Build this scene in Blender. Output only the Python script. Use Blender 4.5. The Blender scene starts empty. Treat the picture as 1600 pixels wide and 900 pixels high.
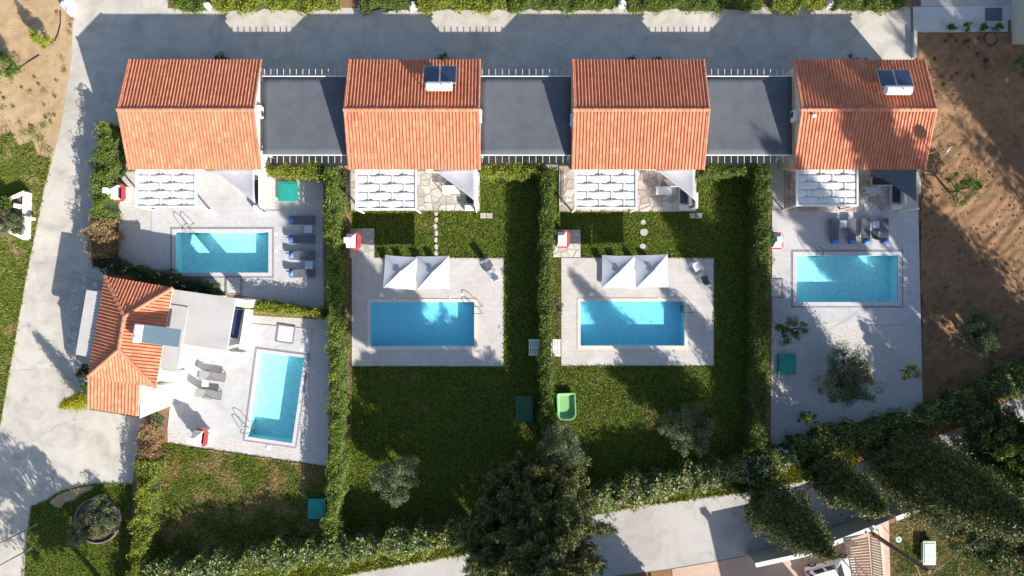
import bpy, bmesh, math, random
import numpy as np
from mathutils import Vector, Matrix
from mathutils.geometry import tessellate_polygon

random.seed(7)
RNG = np.random.default_rng(7)
R = math.radians
S = bpy.context.scene
COL = S.collection

# ------------------------------------------------------------------ camera
HCAM = 54.0                      # drone height in metres
PXM = 20.0                       # photograph pixels per metre on the ground
cam = bpy.data.cameras.new("camera")
cam.sensor_width = 36.0
cam.lens = 36.0 * HCAM / 80.0
cam.clip_end = 5000
camo = bpy.data.objects.new("camera", cam)
camo.location = (0, 0, HCAM)
COL.objects.link(camo)
S.camera = camo

# ------------------------------------------------------------------ light
SUNV = Vector((1.25, -1.475, 1.0)).normalized()      # towards the sun
world = bpy.data.worlds.new("World")
S.world = world
world.use_nodes = True
wn = world.node_tree.nodes
sky = wn.new("ShaderNodeTexSky")
sky.sky_type = 'NISHITA'
sky.sun_disc = False
sky.sun_elevation = math.asin(SUNV.z)
sky.sun_rotation = math.atan2(SUNV.x, SUNV.y)
sky.air_density = 1.0
sky.dust_density = 1.0
world.node_tree.links.new(sky.outputs[0], wn["Background"].inputs[0])
wn["Background"].inputs[1].default_value = 0.10
sl = bpy.data.lights.new("sun", 'SUN')
sl.energy = 5.0
sl.angle = R(0.53)
sl.color = (1.0, 0.935, 0.84)
so = bpy.data.objects.new("sun", sl)
so.rotation_euler = (-SUNV).to_track_quat('-Z', 'Y').to_euler()
so.location = SUNV * 60
COL.objects.link(so)
S.view_settings.view_transform = 'Standard'
S.view_settings.look = 'None'
S.view_settings.gamma = 1.0
S.view_settings.exposure = 0.99


def P(px, py, z=0.0):
    """photo measurement (1600x900) of a point at height z -> metres"""
    f = (1 - z / HCAM) / PXM
    return Vector(((px - 800) * f, (450 - py) * f, z))


def P2(pts, z=0.0):
    return [P(a, b, z).xy for a, b in pts]


# ------------------------------------------------------------------ materials
MAT = {}


def nodes_of(name):
    m = bpy.data.materials.new(name)
    m.use_nodes = True
    nt = m.node_tree
    b = nt.nodes["Principled BSDF"]
    MAT[name] = m
    return m, nt, b


def ramp(nt, fac, stops):
    r = nt.nodes.new("ShaderNodeValToRGB")
    while len(r.color_ramp.elements) < len(stops):
        r.color_ramp.elements.new(0.5)
    for e, (p, c) in zip(r.color_ramp.elements, stops):
        e.position = p
        e.color = (*c, 1)
    nt.links.new(fac, r.inputs[0])
    return r.outputs[0]


def noise(nt, scale, detail=4, rough=0.55, vec=None, dist=0.0):
    n = nt.nodes.new("ShaderNodeTexNoise")
    n.inputs["Scale"].default_value = scale
    n.inputs["Detail"].default_value = detail
    n.inputs["Roughness"].default_value = rough
    n.inputs["Distortion"].default_value = dist
    if vec is None:
        g = nt.nodes.new("ShaderNodeNewGeometry")
        vec = g.outputs["Position"]
    nt.links.new(vec, n.inputs["Vector"])
    return n.outputs[0]


def mixc(nt, fac, a, b, mode='MIX'):
    m = nt.nodes.new("ShaderNodeMix")
    m.data_type = 'RGBA'
    m.blend_type = mode
    for sock, v in ((m.inputs[0], fac), (m.inputs[6], a), (m.inputs[7], b)):
        if isinstance(v, (int, float)):
            sock.default_value = v
        elif isinstance(v, tuple):
            sock.default_value = (*v, 1)
        else:
            nt.links.new(v, sock)
    return m.outputs[2]


def bump(nt, b, height, strength=0.4, dist=0.02):
    bp = nt.nodes.new("ShaderNodeBump")
    bp.inputs["Strength"].default_value = strength
    bp.inputs["Distance"].default_value = dist
    nt.links.new(height, bp.inputs["Height"])
    nt.links.new(bp.outputs[0], b.inputs["Normal"])


def mat_simple(name, c, rough=0.6, metal=0.0, var=0.12, scale=3.0, bstr=0.0, spec=0.4):
    m, nt, b = nodes_of(name)
    d = tuple(x * (1 - var) for x in c)
    l = tuple(min(1, x * (1 + var)) for x in c)
    col = ramp(nt, noise(nt, scale), [(0.3, d), (0.7, l)])
    nt.links.new(col, b.inputs["Base Color"])
    b.inputs["Roughness"].default_value = rough
    b.inputs["Metallic"].default_value = metal
    b.inputs["Specular IOR Level"].default_value = spec
    if bstr:
        bump(nt, b, noise(nt, scale * 12), bstr, 0.01)
    return m


def mat_ground(name, stops, s1=0.35, s2=3.0, s3=25.0, bstr=0.6, w=(0.5, 0.3), stain=None, cracks=0.0, tiles=0.0):
    """soil, concrete, gravel: three scales of noise blended"""
    m, nt, b = nodes_of(name)
    a = noise(nt, s1, 5)
    c = noise(nt, s2, 5)
    d = noise(nt, s3, 3)
    mx = nt.nodes.new("ShaderNodeMix"); mx.inputs[0].default_value = w[0]
    nt.links.new(a, mx.inputs[2]); nt.links.new(c, mx.inputs[3])
    m2 = nt.nodes.new("ShaderNodeMix"); m2.inputs[0].default_value = w[1]
    nt.links.new(mx.outputs[0], m2.inputs[2]); nt.links.new(d, m2.inputs[3])
    col = ramp(nt, m2.outputs[0], stops)
    if stain:
        st = ramp(nt, noise(nt, stain[0], 6, 0.65, dist=0.8), [(0.45, (1, 1, 1)), (0.72, stain[1])])
        col = mixc(nt, 1.0, col, st, 'MULTIPLY')
    if tiles:
        g = nt.nodes.new("ShaderNodeNewGeometry")
        bk = nt.nodes.new("ShaderNodeTexBrick")
        bk.offset = 0.5
        bk.inputs["Scale"].default_value = 1.0
        bk.inputs["Brick Width"].default_value = tiles; bk.inputs["Row Height"].default_value = tiles * 0.5
        bk.inputs["Mortar Size"].default_value = 0.012; bk.inputs["Mortar Smooth"].default_value = 0.3
        bk.inputs["Color1"].default_value = (1, 1, 1, 1); bk.inputs["Color2"].default_value = (0.945, 0.945, 0.945, 1); bk.inputs["Mortar"].default_value = (0.80, 0.79, 0.78, 1)
        nt.links.new(g.outputs["Position"], bk.inputs["Vector"])
        col = mixc(nt, 1.0, col, bk.outputs["Color"], 'MULTIPLY')
        dr = ramp(nt, noise(nt, 1.7, 8, 0.75), [(0.56, (1, 1, 1)), (0.72, (0.80, 0.785, 0.77))])
        col = mixc(nt, 1.0, col, dr, 'MULTIPLY')
    if cracks:
        g = nt.nodes.new("ShaderNodeNewGeometry")
        wob = nt.nodes.new("ShaderNodeVectorMath"); wob.operation = 'ADD'
        sc_ = nt.nodes.new("ShaderNodeVectorMath"); sc_.operation = 'SCALE'; sc_.inputs[3].default_value = 0.9
        nz = nt.nodes.new("ShaderNodeTexNoise"); nz.inputs["Scale"].default_value = 0.9; nz.inputs["Detail"].default_value = 6
        nt.links.new(g.outputs["Position"], nz.inputs["Vector"]); nt.links.new(nz.outputs["Color"], sc_.inputs[0])
        nt.links.new(g.outputs["Position"], wob.inputs[0]); nt.links.new(sc_.outputs[0], wob.inputs[1])
        vo = nt.nodes.new("ShaderNodeTexVoronoi"); vo.feature = 'DISTANCE_TO_EDGE'; vo.inputs["Scale"].default_value = cracks
        nt.links.new(wob.outputs[0], vo.inputs["Vector"])
        cr = ramp(nt, vo.outputs["Distance"], [(0.0, (0.76, 0.75, 0.74)), (0.010, (1, 1, 1))])
        gate = ramp(nt, noise(nt, 0.22, 3), [(0.48, (1, 1, 1)), (0.58, (0, 0, 0))])
        cr = mixc(nt, gate, cr, (1.0, 1.0, 1.0))
        col = mixc(nt, 1.0, col, cr, 'MULTIPLY')
        vp = nt.nodes.new("ShaderNodeTexVoronoi"); vp.inputs["Scale"].default_value = 0.16; vp.distance = 'CHEBYCHEV'
        nt.links.new(g.outputs["Position"], vp.inputs["Vector"])
        se = nt.nodes.new("ShaderNodeSeparateColor"); nt.links.new(vp.outputs["Color"], se.inputs[0])
        pt = ramp(nt, se.outputs[0], [(0.0, (0.90, 0.90, 0.90)), (1.0, (1, 1, 1))])
        col = mixc(nt, 1.0, col, pt, 'MULTIPLY')
        sp = ramp(nt, noise(nt, 2.6, 7, 0.75), [(0.60, (1, 1, 1)), (0.74, (0.80, 0.79, 0.78))])
        col = mixc(nt, 1.0, col, sp, 'MULTIPLY')
    nt.links.new(col, b.inputs["Base Color"])
    b.inputs["Roughness"].default_value = 0.9
    b.inputs["Specular IOR Level"].default_value = 0.2
    bump(nt, b, m2.outputs[0], bstr, 0.05)
    return m


def mat_leaf(name, stops, trans=0.25, patch=None, rough=0.55, pscale=0.6):
    """leaf colours picked by a random number stored on each face"""
    m, nt, b = nodes_of(name)
    at = nt.nodes.new("ShaderNodeAttribute")
    at.attribute_name = "tv"
    col = ramp(nt, at.outputs["Fac"], stops)
    if patch:
        f = ramp(nt, noise(nt, pscale, 5, 0.6), [(patch[0], (0, 0, 0)), (patch[1], (1, 1, 1))])
        dry = ramp(nt, at.outputs["Fac"], patch[2])
        col = mixc(nt, f, col, dry)
    nt.links.new(col, b.inputs["Base Color"])
    b.inputs["Roughness"].default_value = rough
    b.inputs["Specular IOR Level"].default_value = 0.25
    if trans:
        t = nt.nodes.new("ShaderNodeBsdfTranslucent")
        nt.links.new(col, t.inputs[0])
        ms = nt.nodes.new("ShaderNodeMixShader")
        ms.inputs[0].default_value = trans
        nt.links.new(b.outputs[0], ms.inputs[1])
        nt.links.new(t.outputs[0], ms.inputs[2])
        nt.links.new(ms.outputs[0], nt.nodes["Material Output"].inputs[0])
    return m


def mat_random(name, stops, rough=0.8, scale=6.0, amt=0.35, bstr=0.4):
    """pieces whose colour differs from piece to piece"""
    m, nt, b = nodes_of(name)
    oi = nt.nodes.new("ShaderNodeObjectInfo")
    col = ramp(nt, oi.outputs["Random"], stops)
    n = ramp(nt, noise(nt, scale, 5), [(0.25, (1 - amt,) * 3), (0.75, (1, 1, 1))])
    nt.links.new(mixc(nt, 1.0, col, n, 'MULTIPLY'), b.inputs["Base Color"])
    b.inputs["Roughness"].default_value = rough
    bump(nt, b, noise(nt, scale * 4), bstr, 0.01)
    return m


mat_ground("soil_brown", [(0.28, (0.125, 0.070, 0.040)), (0.5, (0.225, 0.13, 0.07)), (0.72, (0.34, 0.21, 0.12))], 0.25, 2.2, 14, 1.0)
mat_ground("soil_tan", [(0.28, (0.24, 0.16, 0.085)), (0.5, (0.4, 0.28, 0.16)), (0.72, (0.5, 0.38, 0.24))], 0.25, 1.8, 12, 0.9)
mat_ground("concrete_road", [(0.25, (0.39, 0.355, 0.305)), (0.5, (0.51, 0.475, 0.42)), (0.75, (0.58, 0.545, 0.485))], 0.12, 1.2, 18, 0.25, (0.45, 0.2), (0.5, (0.72, 0.71, 0.70)), 0.22)
mat_ground("asphalt_light", [(0.25, (0.36, 0.34, 0.32)), (0.5, (0.45, 0.43, 0.41)), (0.75, (0.50, 0.48, 0.46))], 0.15, 1.2, 22, 0.3, (0.45, 0.25), (0.35, (0.8, 0.79, 0.78)), 0.2)
mat_ground("gravel_white", [(0.34, (0.28, 0.265, 0.265)), (0.47, (0.46, 0.44, 0.42)), (0.62, (0.60, 0.575, 0.54))], 0.5, 9.0, 15, 1.0, (0.72, 0.5))
mat_ground("deck_grey", [(0.25, (0.42, 0.42, 0.43)), (0.5, (0.50, 0.495, 0.50)), (0.75, (0.56, 0.555, 0.55))], 0.3, 2.0, 30, 0.15, (0.4, 0.2), (0.7, (0.86, 0.86, 0.87)), 0.0, 1.0)
mat_ground("deck_beige", [(0.25, (0.44, 0.41, 0.39)), (0.5, (0.52, 0.49, 0.465)), (0.75, (0.57, 0.545, 0.52))], 0.3, 2.0, 30, 0.15, (0.4, 0.2), (0.7, (0.86, 0.85, 0.84)), 0.0, 0.9)
mat_ground("paving_cream", [(0.3, (0.42, 0.36, 0.29)), (0.5, (0.54, 0.48, 0.40)), (0.7, (0.62, 0.57, 0.50))], 0.6, 3.0, 20, 0.4)
mat_ground("paving_pink", [(0.3, (0.40, 0.27, 0.21)), (0.5, (0.50, 0.36, 0.29)), (0.7, (0.58, 0.45, 0.37))], 0.6, 4.0, 20, 0.4)
mat_ground("mulch", [(0.3, (0.05, 0.03, 0.02)), (0.5, (0.14, 0.085, 0.05)), (0.7, (0.30, 0.20, 0.13))], 0.8, 5.0, 25, 1.0)
GREEN = [(0.0, (0.045, 0.068, 0.007)), (0.5, (0.13, 0.178, 0.017)), (1.0, (0.26, 0.31, 0.04))]
DRY = [(0.0, (0.17, 0.125, 0.04)), (0.5, (0.34, 0.26, 0.09)), (1.0, (0.50, 0.40, 0.16))]


def mat_lawn(name, p0, p1, sc, g0=(0.02, 0.03, 0.005), g1=(0.042, 0.058, 0.010), d=(0.11, 0.08, 0.035)):
    m, nt, b = nodes_of(name)
    g = ramp(nt, noise(nt, 9.0, 5), [(0.3, g0), (0.7, g1)])
    f = ramp(nt, noise(nt, sc, 5, 0.6), [(p0, (0, 0, 0)), (p1, (1, 1, 1))])
    nt.links.new(mixc(nt, f, g, d), b.inputs["Base Color"])
    b.inputs["Roughness"].default_value = 0.95
    b.inputs["Specular IOR Level"].default_value = 0.1
    bump(nt, b, noise(nt, 14.0, 4), 1.0, 0.06)


mat_lawn("lawn_green", 0.60, 0.76, 0.35)
mat_lawn("lawn_patchy", 0.44, 0.58, 0.45)
mat_lawn("lawn_scrub", 0.52, 0.70, 0.55, g0=(0.07, 0.105, 0.012), g1=(0.15, 0.19, 0.03), d=(0.34, 0.26, 0.14))
mat_leaf("grass_green", GREEN, 0.25, (0.60, 0.76, DRY), pscale=0.35)
mat_leaf("grass_patchy", GREEN, 0.25, (0.46, 0.58, DRY), pscale=0.45)
mat_leaf("grass_scrub", [(0, (0.08, 0.11, 0.016)), (0.6, (0.20, 0.24, 0.035)), (1, (0.36, 0.34, 0.10))], 0.3, (0.52, 0.70, DRY), pscale=0.55)
mat_leaf("grass_verge", [(0, (0.10, 0.13, 0.012)), (0.6, (0.24, 0.28, 0.025)), (1, (0.42, 0.42, 0.08))], 0.25)
mat_leaf("leaf_laurel", [(0, (0.03, 0.045, 0.012)), (0.5, (0.075, 0.105, 0.03)), (1, (0.17, 0.20, 0.08))], 0.2)
mat_leaf("leaf_hedge", [(0, (0.045, 0.075, 0.010)), (0.5, (0.125, 0.18, 0.022)), (1, (0.26, 0.32, 0.05))], 0.3)
mat_leaf("leaf_deep", [(0, (0.028, 0.048, 0.008)), (0.5, (0.09, 0.135, 0.018)), (1, (0.23, 0.28, 0.045))], 0.25)
mat_leaf("leaf_lime", [(0, (0.10, 0.125, 0.010)), (0.5, (0.25, 0.29, 0.022)), (1, (0.38, 0.40, 0.06))], 0.3)
mat_leaf("leaf_brown", [(0, (0.12, 0.07, 0.03)), (0.5, (0.30, 0.19, 0.09)), (1, (0.45, 0.32, 0.17))], 0.2)
mat_leaf("leaf_dark", [(0, (0.012, 0.026, 0.006)), (0.5, (0.03, 0.055, 0.012)), (1, (0.07, 0.11, 0.022))], 0.2)
mat_leaf("leaf_cypress", [(0, (0.018, 0.024, 0.007)), (0.5, (0.055, 0.068, 0.018)), (1, (0.16, 0.18, 0.045))], 0.15)
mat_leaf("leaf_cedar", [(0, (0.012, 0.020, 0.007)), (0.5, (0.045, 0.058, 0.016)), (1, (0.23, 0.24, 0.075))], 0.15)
mat_leaf("leaf_olive", [(0, (0.045, 0.06, 0.025)), (0.5, (0.115, 0.14, 0.065)), (1, (0.27, 0.30, 0.17))], 0.2)
mat_leaf("leaf_citrus", [(0, (0.03, 0.07, 0.008)), (0.5, (0.08, 0.16, 0.015)), (1, (0.17, 0.28, 0.04))], 0.25)
mat_leaf("leaf_gold", [(0, (0.12, 0.13, 0.008)), (0.5, (0.30, 0.30, 0.012)), (1, (0.48, 0.45, 0.03))], 0.3)
mat_leaf("leaf_flower", [(0, (0.05, 0.08, 0.014)), (0.5, (0.16, 0.21, 0.04)), (1, (0.36, 0.40, 0.11))], 0.25)
mat_leaf("petal_white", [(0, (0.55, 0.56, 0.50)), (1, (0.85, 0.85, 0.80))], 0.3)
mat_leaf("petal_pink", [(0, (0.40, 0.08, 0.08)), (1, (0.60, 0.20, 0.18))], 0.3)
mat_leaf("twig_grey", [(0, (0.12, 0.10, 0.09)), (1, (0.30, 0.26, 0.24))], 0.0)
mat_simple("bark", (0.12, 0.085, 0.06), 0.9, var=0.4, scale=8, bstr=0.8)
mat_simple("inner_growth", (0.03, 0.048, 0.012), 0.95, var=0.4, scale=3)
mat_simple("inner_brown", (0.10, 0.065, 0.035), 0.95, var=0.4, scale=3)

# roof tiles: colour per tile
m, nt, b = nodes_of("roof_tile")
at = nt.nodes.new("ShaderNodeAttribute"); at.attribute_name = "tv"
tc = ramp(nt, at.outputs["Fac"], [(0, (0.46, 0.145, 0.075)), (0.12, (0.51, 0.175, 0.090)), (0.85, (0.56, 0.203, 0.105)), (1, (0.60, 0.245, 0.14))])
tn = ramp(nt, noise(nt, 1.1, 8, 0.7), [(0.3, (0.80, 0.77, 0.74)), (0.52, (1, 1, 1))])
nt.links.new(mixc(nt, 1.0, tc, tn, 'MULTIPLY'), b.inputs["Base Color"])
b.inputs["Roughness"].default_value = 0.75
bump(nt, b, noise(nt, 40, 3), 0.2, 0.01)
mat_random("ridge_tile", [(0, (0.50, 0.165, 0.095)), (1, (0.60, 0.235, 0.145))], 0.75, 5, 0.2)
mat_random("flagstone_grey", [(0, (0.42, 0.38, 0.33)), (0.5, (0.54, 0.50, 0.45)), (1, (0.62, 0.59, 0.55))], 0.85, 5, 0.3)
mat_random("flagstone_pink", [(0, (0.42, 0.32, 0.27)), (0.5, (0.56, 0.50, 0.45)), (1, (0.66, 0.62, 0.58))], 0.85, 5, 0.3)
mat_random("stone_step", [(0, (0.48, 0.44, 0.38)), (1, (0.58, 0.54, 0.48))], 0.85, 6, 0.3)

mat_simple("cobble_dark", (0.20, 0.185, 0.165), 0.9, var=0.25, scale=5)
mat_simple("mortar", (0.36, 0.33, 0.295), 0.9, var=0.2, scale=6)
mat_simple("plaster_white", (0.68, 0.665, 0.63), 0.85, var=0.06, scale=1.5, bstr=0.15)
mat_simple("plaster_cream", (0.62, 0.54, 0.42), 0.85, var=0.08, scale=1.5, bstr=0.15)
mat_simple("roof_grey", (0.43, 0.415, 0.40), 0.85, var=0.08, scale=0.8, bstr=0.15)
mat_simple("roof_pale", (0.48, 0.45, 0.43), 0.85, var=0.06, scale=0.8, bstr=0.15)
mat_simple("rafter_grey", (0.55, 0.55, 0.54), 0.5, var=0.08)
mat_simple("paint_white", (0.80, 0.80, 0.78), 0.5, var=0.04)
mat_simple("fabric_white", (0.66, 0.65, 0.63), 0.85, var=0.04, scale=4)
mat_simple("fabric_umbrella", (0.43, 0.45, 0.48), 0.85, var=0.04, scale=4)
mat_simple("fabric_sail_light", (0.36, 0.36, 0.39), 0.9, var=0.06, scale=3)
mat_simple("fabric_sail_dark", (0.09, 0.105, 0.14), 0.9, var=0.08, scale=3)
mat_simple("canopy_grey", (0.088, 0.097, 0.115), 0.8, var=0.12, scale=1.2, bstr=0.1)
mat_simple("cushion_dark", (0.045, 0.045, 0.06), 0.9, var=0.15)
mat_simple("porch_shade_navy", (0.02, 0.032, 0.10), 0.9, var=0.15)  # navy painted for the deep shade in the bungalow's porch
mat_simple("cushion_blue", (0.10, 0.22, 0.60), 0.8, var=0.1)
mat_simple("sling_dark", (0.10, 0.108, 0.135), 0.8, var=0.12, scale=6)
mat_simple("sling_grey", (0.22, 0.215, 0.22), 0.8, var=0.08, scale=6)
mat_simple("frame_grey", (0.17, 0.17, 0.18), 0.4, 0.3)
mat_simple("table_pale", (0.42, 0.48, 0.56), 0.4, var=0.05)
mat_simple("steel", (0.45, 0.46, 0.48), 0.25, 0.9)
mat_simple("steel_dark", (0.10, 0.10, 0.11), 0.35, 0.6)
mat_simple("coping_cream", (0.62, 0.55, 0.46), 0.8, var=0.06)
mat_simple("coping_grey", (0.50, 0.49, 0.50), 0.8, var=0.06)
mat_simple("coping_dark", (0.25, 0.23, 0.235), 0.8, var=0.2, scale=5)
mat_simple("bbq_red", (0.50, 0.06, 0.075), 0.6, var=0.1)
mat_simple("soot", (0.03, 0.03, 0.03), 0.9)
mat_simple("plastic_teal", (0.02, 0.30, 0.25), 0.45, var=0.15, scale=2)
mat_simple("plastic_green", (0.03, 0.11, 0.05), 0.5, var=0.15, scale=2)
mat_simple("plastic_mint", (0.20, 0.42, 0.19), 0.45, var=0.06)
mat_simple("plastic_pale", (0.45, 0.55, 0.47), 0.5, var=0.15)
mat_simple("solar_glass", (0.03, 0.055, 0.10), 0.12, var=0.1, spec=0.6)
mat_simple("solar_glass_pale", (0.11, 0.16, 0.20), 0.15, var=0.05, spec=0.6)
mat_simple("aluminium", (0.55, 0.56, 0.58), 0.35, 0.7)
mat_simple("enamel_white", (0.80, 0.80, 0.80), 0.3, var=0.02)
mat_simple("glass_dark", (0.02, 0.03, 0.04), 0.08, var=0.1, spec=0.7)
mat_simple("wood_brown", (0.13, 0.075, 0.05), 0.75, var=0.2, scale=5)
mat_simple("wood_pole", (0.19, 0.135, 0.095), 0.85, var=0.2, scale=3)
mat_simple("gate_grey", (0.13, 0.14, 0.14), 0.6)
mat_simple("rubber", (0.02, 0.02, 0.02), 0.8)
mat_simple("car_paint", (0.75, 0.75, 0.74), 0.2, var=0.02, spec=0.6)
mat_simple("car_red", (0.45, 0.02, 0.02), 0.25, var=0.05)
mat_simple("sign_teal", (0.15, 0.42, 0.42), 0.4, var=0.05)
mat_simple("hose_yellow", (0.50, 0.40, 0.06), 0.6)
mat_simple("wall_green_grey", (0.42, 0.45, 0.41), 0.85, var=0.08, scale=1.0, bstr=0.2)
mat_simple("cabinet_beige", (0.55, 0.49, 0.38), 0.7, var=0.06)


def mat_basin(name, c0, c1):
    m, nt, b = nodes_of(name)
    g = nt.nodes.new("ShaderNodeNewGeometry")
    v = nt.nodes.new("ShaderNodeTexVoronoi"); v.inputs["Scale"].default_value = 7.0
    nt.links.new(g.outputs["Position"], v.inputs["Vector"])
    sep = nt.nodes.new("ShaderNodeSeparateColor"); nt.links.new(v.outputs["Color"], sep.inputs[0])
    col = ramp(nt, sep.outputs[0], [(0.0, c0), (1.0, c1)])
    nt.links.new(col, b.inputs["Base Color"])
    b.inputs["Roughness"].default_value = 0.5


mat_basin("basin_turquoise", (0.38, 0.72, 0.75), (0.56, 0.86, 0.88))
mat_basin("basin_blue", (0.26, 0.61, 0.73), (0.34, 0.69, 0.80))
m, nt, b = nodes_of("water")
nt.nodes.remove(b)
tr = nt.nodes.new("ShaderNodeBsdfTransparent"); tr.inputs[0].default_value = (0.76, 0.955, 0.985, 1)
gl = nt.nodes.new("ShaderNodeBsdfGlossy"); gl.inputs["Roughness"].default_value = 0.04
fr = nt.nodes.new("ShaderNodeFresnel"); fr.inputs[0].default_value = 1.33
bp = nt.nodes.new("ShaderNodeBump"); bp.inputs["Strength"].default_value = 0.6; bp.inputs["Distance"].default_value = 0.06
nt.links.new(noise(nt, 3.5, 3), bp.inputs["Height"])
nt.links.new(bp.outputs[0], gl.inputs["Normal"]); nt.links.new(bp.outputs[0], fr.inputs["Normal"])
ms = nt.nodes.new("ShaderNodeMixShader")
nt.links.new(fr.outputs[0], ms.inputs[0]); nt.links.new(tr.outputs[0], ms.inputs[1]); nt.links.new(gl.outputs[0], ms.inputs[2])
nt.links.new(ms.outputs[0], nt.nodes["Material Output"].inputs[0])


# ------------------------------------------------------------------ helpers
def tag(o, label=None, cat=None, group=None, kind=None):
    if label: o["label"] = label
    if cat: o["category"] = cat
    if group: o["group"] = group
    if kind: o["kind"] = kind
    return o


def thing(name, label, cat, loc=(0, 0, 0), rz=0.0, group=None):
    o = bpy.data.objects.new(name, None)
    o.empty_display_size = 0.3
    o.location = loc
    o.rotation_euler = (0, 0, rz)
    COL.objects.link(o)
    return tag(o, label, cat, group)


def root_loc(o):
    while o.parent:
        o = o.parent
    return Vector(o.location)


def link(name, me, mat, parent=None, world=True):
    o = bpy.data.objects.new(name, me)
    if mat and not me.materials:
        me.materials.append(MAT[mat])
    COL.objects.link(o)
    if parent:
        o.parent = parent
        if world:
            me.transform(Matrix.Translation(-root_loc(parent)))
    return o


def copy_tree(o, parent=None):
    c = o.copy()
    COL.objects.link(c)
    c.parent = parent
    for ch in list(o.children):
        copy_tree(ch, c)
    return c


class MB:
    def __init__(s):
        s.v = []; s.f = []

    def add(s, vs, fs):
        k = len(s.v)
        s.v += [tuple(v) for v in vs]
        s.f += [tuple(i + k for i in f) for f in fs]
        return s

    def box(s, x0, x1, y0, y1, z0, z1):
        return s.add([(x0, y0, z0), (x1, y0, z0), (x1, y1, z0), (x0, y1, z0), (x0, y0, z1), (x1, y0, z1), (x1, y1, z1), (x0, y1, z1)],
                     [(3, 2, 1, 0), (4, 5, 6, 7), (0, 1, 5, 4), (1, 2, 6, 5), (2, 3, 7, 6), (3, 0, 4, 7)])

    def cbox(s, c, sx, sy, sz, rz=0.0, ry=0.0, rx=0.0, bev=0.0):
        M = Matrix.Translation(c) @ Matrix.Rotation(rz, 4, 'Z') @ Matrix.Rotation(ry, 4, 'Y') @ Matrix.Rotation(rx, 4, 'X')
        bm = bmesh.new()
        bmesh.ops.create_cube(bm, size=1)
        bmesh.ops.scale(bm, vec=(sx, sy, sz), verts=bm.verts)
        if bev:
            bmesh.ops.bevel(bm, geom=bm.edges[:], offset=bev, segments=2, affect='EDGES')
        bm.verts.index_update()
        s.add([M @ v.co for v in bm.verts], [[v.index for v in f.verts] for f in bm.faces])
        bm.free()
        return s

    def prism(s, poly, z0, z1):
        n = len(poly)
        a = sum(poly[i][0] * poly[(i + 1) % n][1] - poly[(i + 1) % n][0] * poly[i][1] for i in range(n))
        if a < 0: poly = poly[::-1]
        vs = [(p[0], p[1], z0) for p in poly] + [(p[0], p[1], z1) for p in poly]
        fs = [tuple(range(n - 1, -1, -1)), tuple(range(n, 2 * n))]
        fs += [(i, (i + 1) % n, n + (i + 1) % n, n + i) for i in range(n)]
        return s.add(vs, fs)

    def bar(s, a, b, w, h=None):
        """square bar between two points"""
        a = Vector(a); b = Vector(b); d = b - a
        h = h or w
        q = d.to_track_quat('X', 'Z')
        M = Matrix.Translation((a + b) / 2) @ q.to_matrix().to_4x4()
        L = d.length / 2
        vs = [M @ Vector((sx * L, sy * w / 2, sz * h / 2)) for sz in (-1, 1) for sx, sy in ((-1, -1), (1, -1), (1, 1), (-1, 1))]
        return s.add(vs, [(3, 2, 1, 0), (4, 5, 6, 7), (0, 1, 5, 4), (1, 2, 6, 5), (2, 3, 7, 6), (3, 0, 4, 7)])

    def tube(s, pts, r, n=8, cap=True):
        pts = [Vector(p) for p in pts]
        rs = r if isinstance(r, (list, tuple)) else [r] * len(pts)
        k = len(s.v); vs = []
        prev = None
        for i, p in enumerate(pts):
            d = (pts[min(i + 1, len(pts) - 1)] - pts[max(i - 1, 0)]).normalized()
            if prev is None:
                up = Vector((0, 0, 1)) if abs(d.z) < 0.9 else Vector((1, 0, 0))
                a = d.cross(up).normalized()
            else:
                a = (prev - d * prev.dot(d)).normalized()
            prev = a
            b_ = d.cross(a)
            for j in range(n):
                t = 2 * math.pi * j / n
                vs.append(p + (a * math.cos(t) + b_ * math.sin(t)) * rs[i])
        fs = []
        for i in range(len(pts) - 1):
            for j in range(n):
                fs.append((i * n + j, i * n + (j + 1) % n, (i + 1) * n + (j + 1) % n, (i + 1) * n + j))
        if cap:
            fs.append(tuple(range(n))[::-1])
            fs.append(tuple((len(pts) - 1) * n + j for j in range(n)))
        return s.add(vs, fs)

    def build(s, name, mat, parent=None, world=True, smooth=False):
        me = bpy.data.meshes.new(name)
        me.from_pydata(s.v, [], s.f)
        me.validate()
        if smooth:
            me.polygons.foreach_set("use_smooth", [True] * len(me.polygons))
        me.update()
        return link(name, me, mat, parent, world)


def flat_fill(outer, holes, z):
    loops = [outer] + list(holes)
    vs = [Vector((p[0], p[1], 0)) for l in loops for p in l]
    tris = tessellate_polygon([[Vector((p[0], p[1], 0)) for p in l] for l in loops])
    fs = []
    for t in tris:
        a, b_, c = (vs[i] for i in t)
        fs.append(t if (b_ - a).cross(c - a).z > 0 else t[::-1])
    return [(v.x, v.y, z) for v in vs], fs


def sheet(name, outer, z, mat, holes=(), thick=0.0):
    """ground sheet, with side faces when it is a slab"""
    vs, fs = flat_fill(outer, holes, z)
    mb = MB().add(vs, fs)
    if thick:
        for l in [outer] + list(holes):
            n = len(l)
            for i in range(n):
                a, c = l[i], l[(i + 1) % n]
                mb.add([(a[0], a[1], z), (c[0], c[1], z), (c[0], c[1], z - thick), (a[0], a[1], z - thick)], [(0, 1, 2, 3)])
    o = mb.build(name, mat)
    return tag(o, kind="structure")


def inpoly(pts, poly):
    x, y = pts[:, 0], pts[:, 1]
    ins = np.zeros(len(pts), bool)
    n = len(poly)
    for i in range(n):
        x0, y0 = poly[i]; x1, y1 = poly[(i + 1) % n]
        c = ((y0 > y) != (y1 > y)) & (x < (x1 - x0) * (y - y0) / (y1 - y0 + 1e-12) + x0)
        ins ^= c
    return ins


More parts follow.
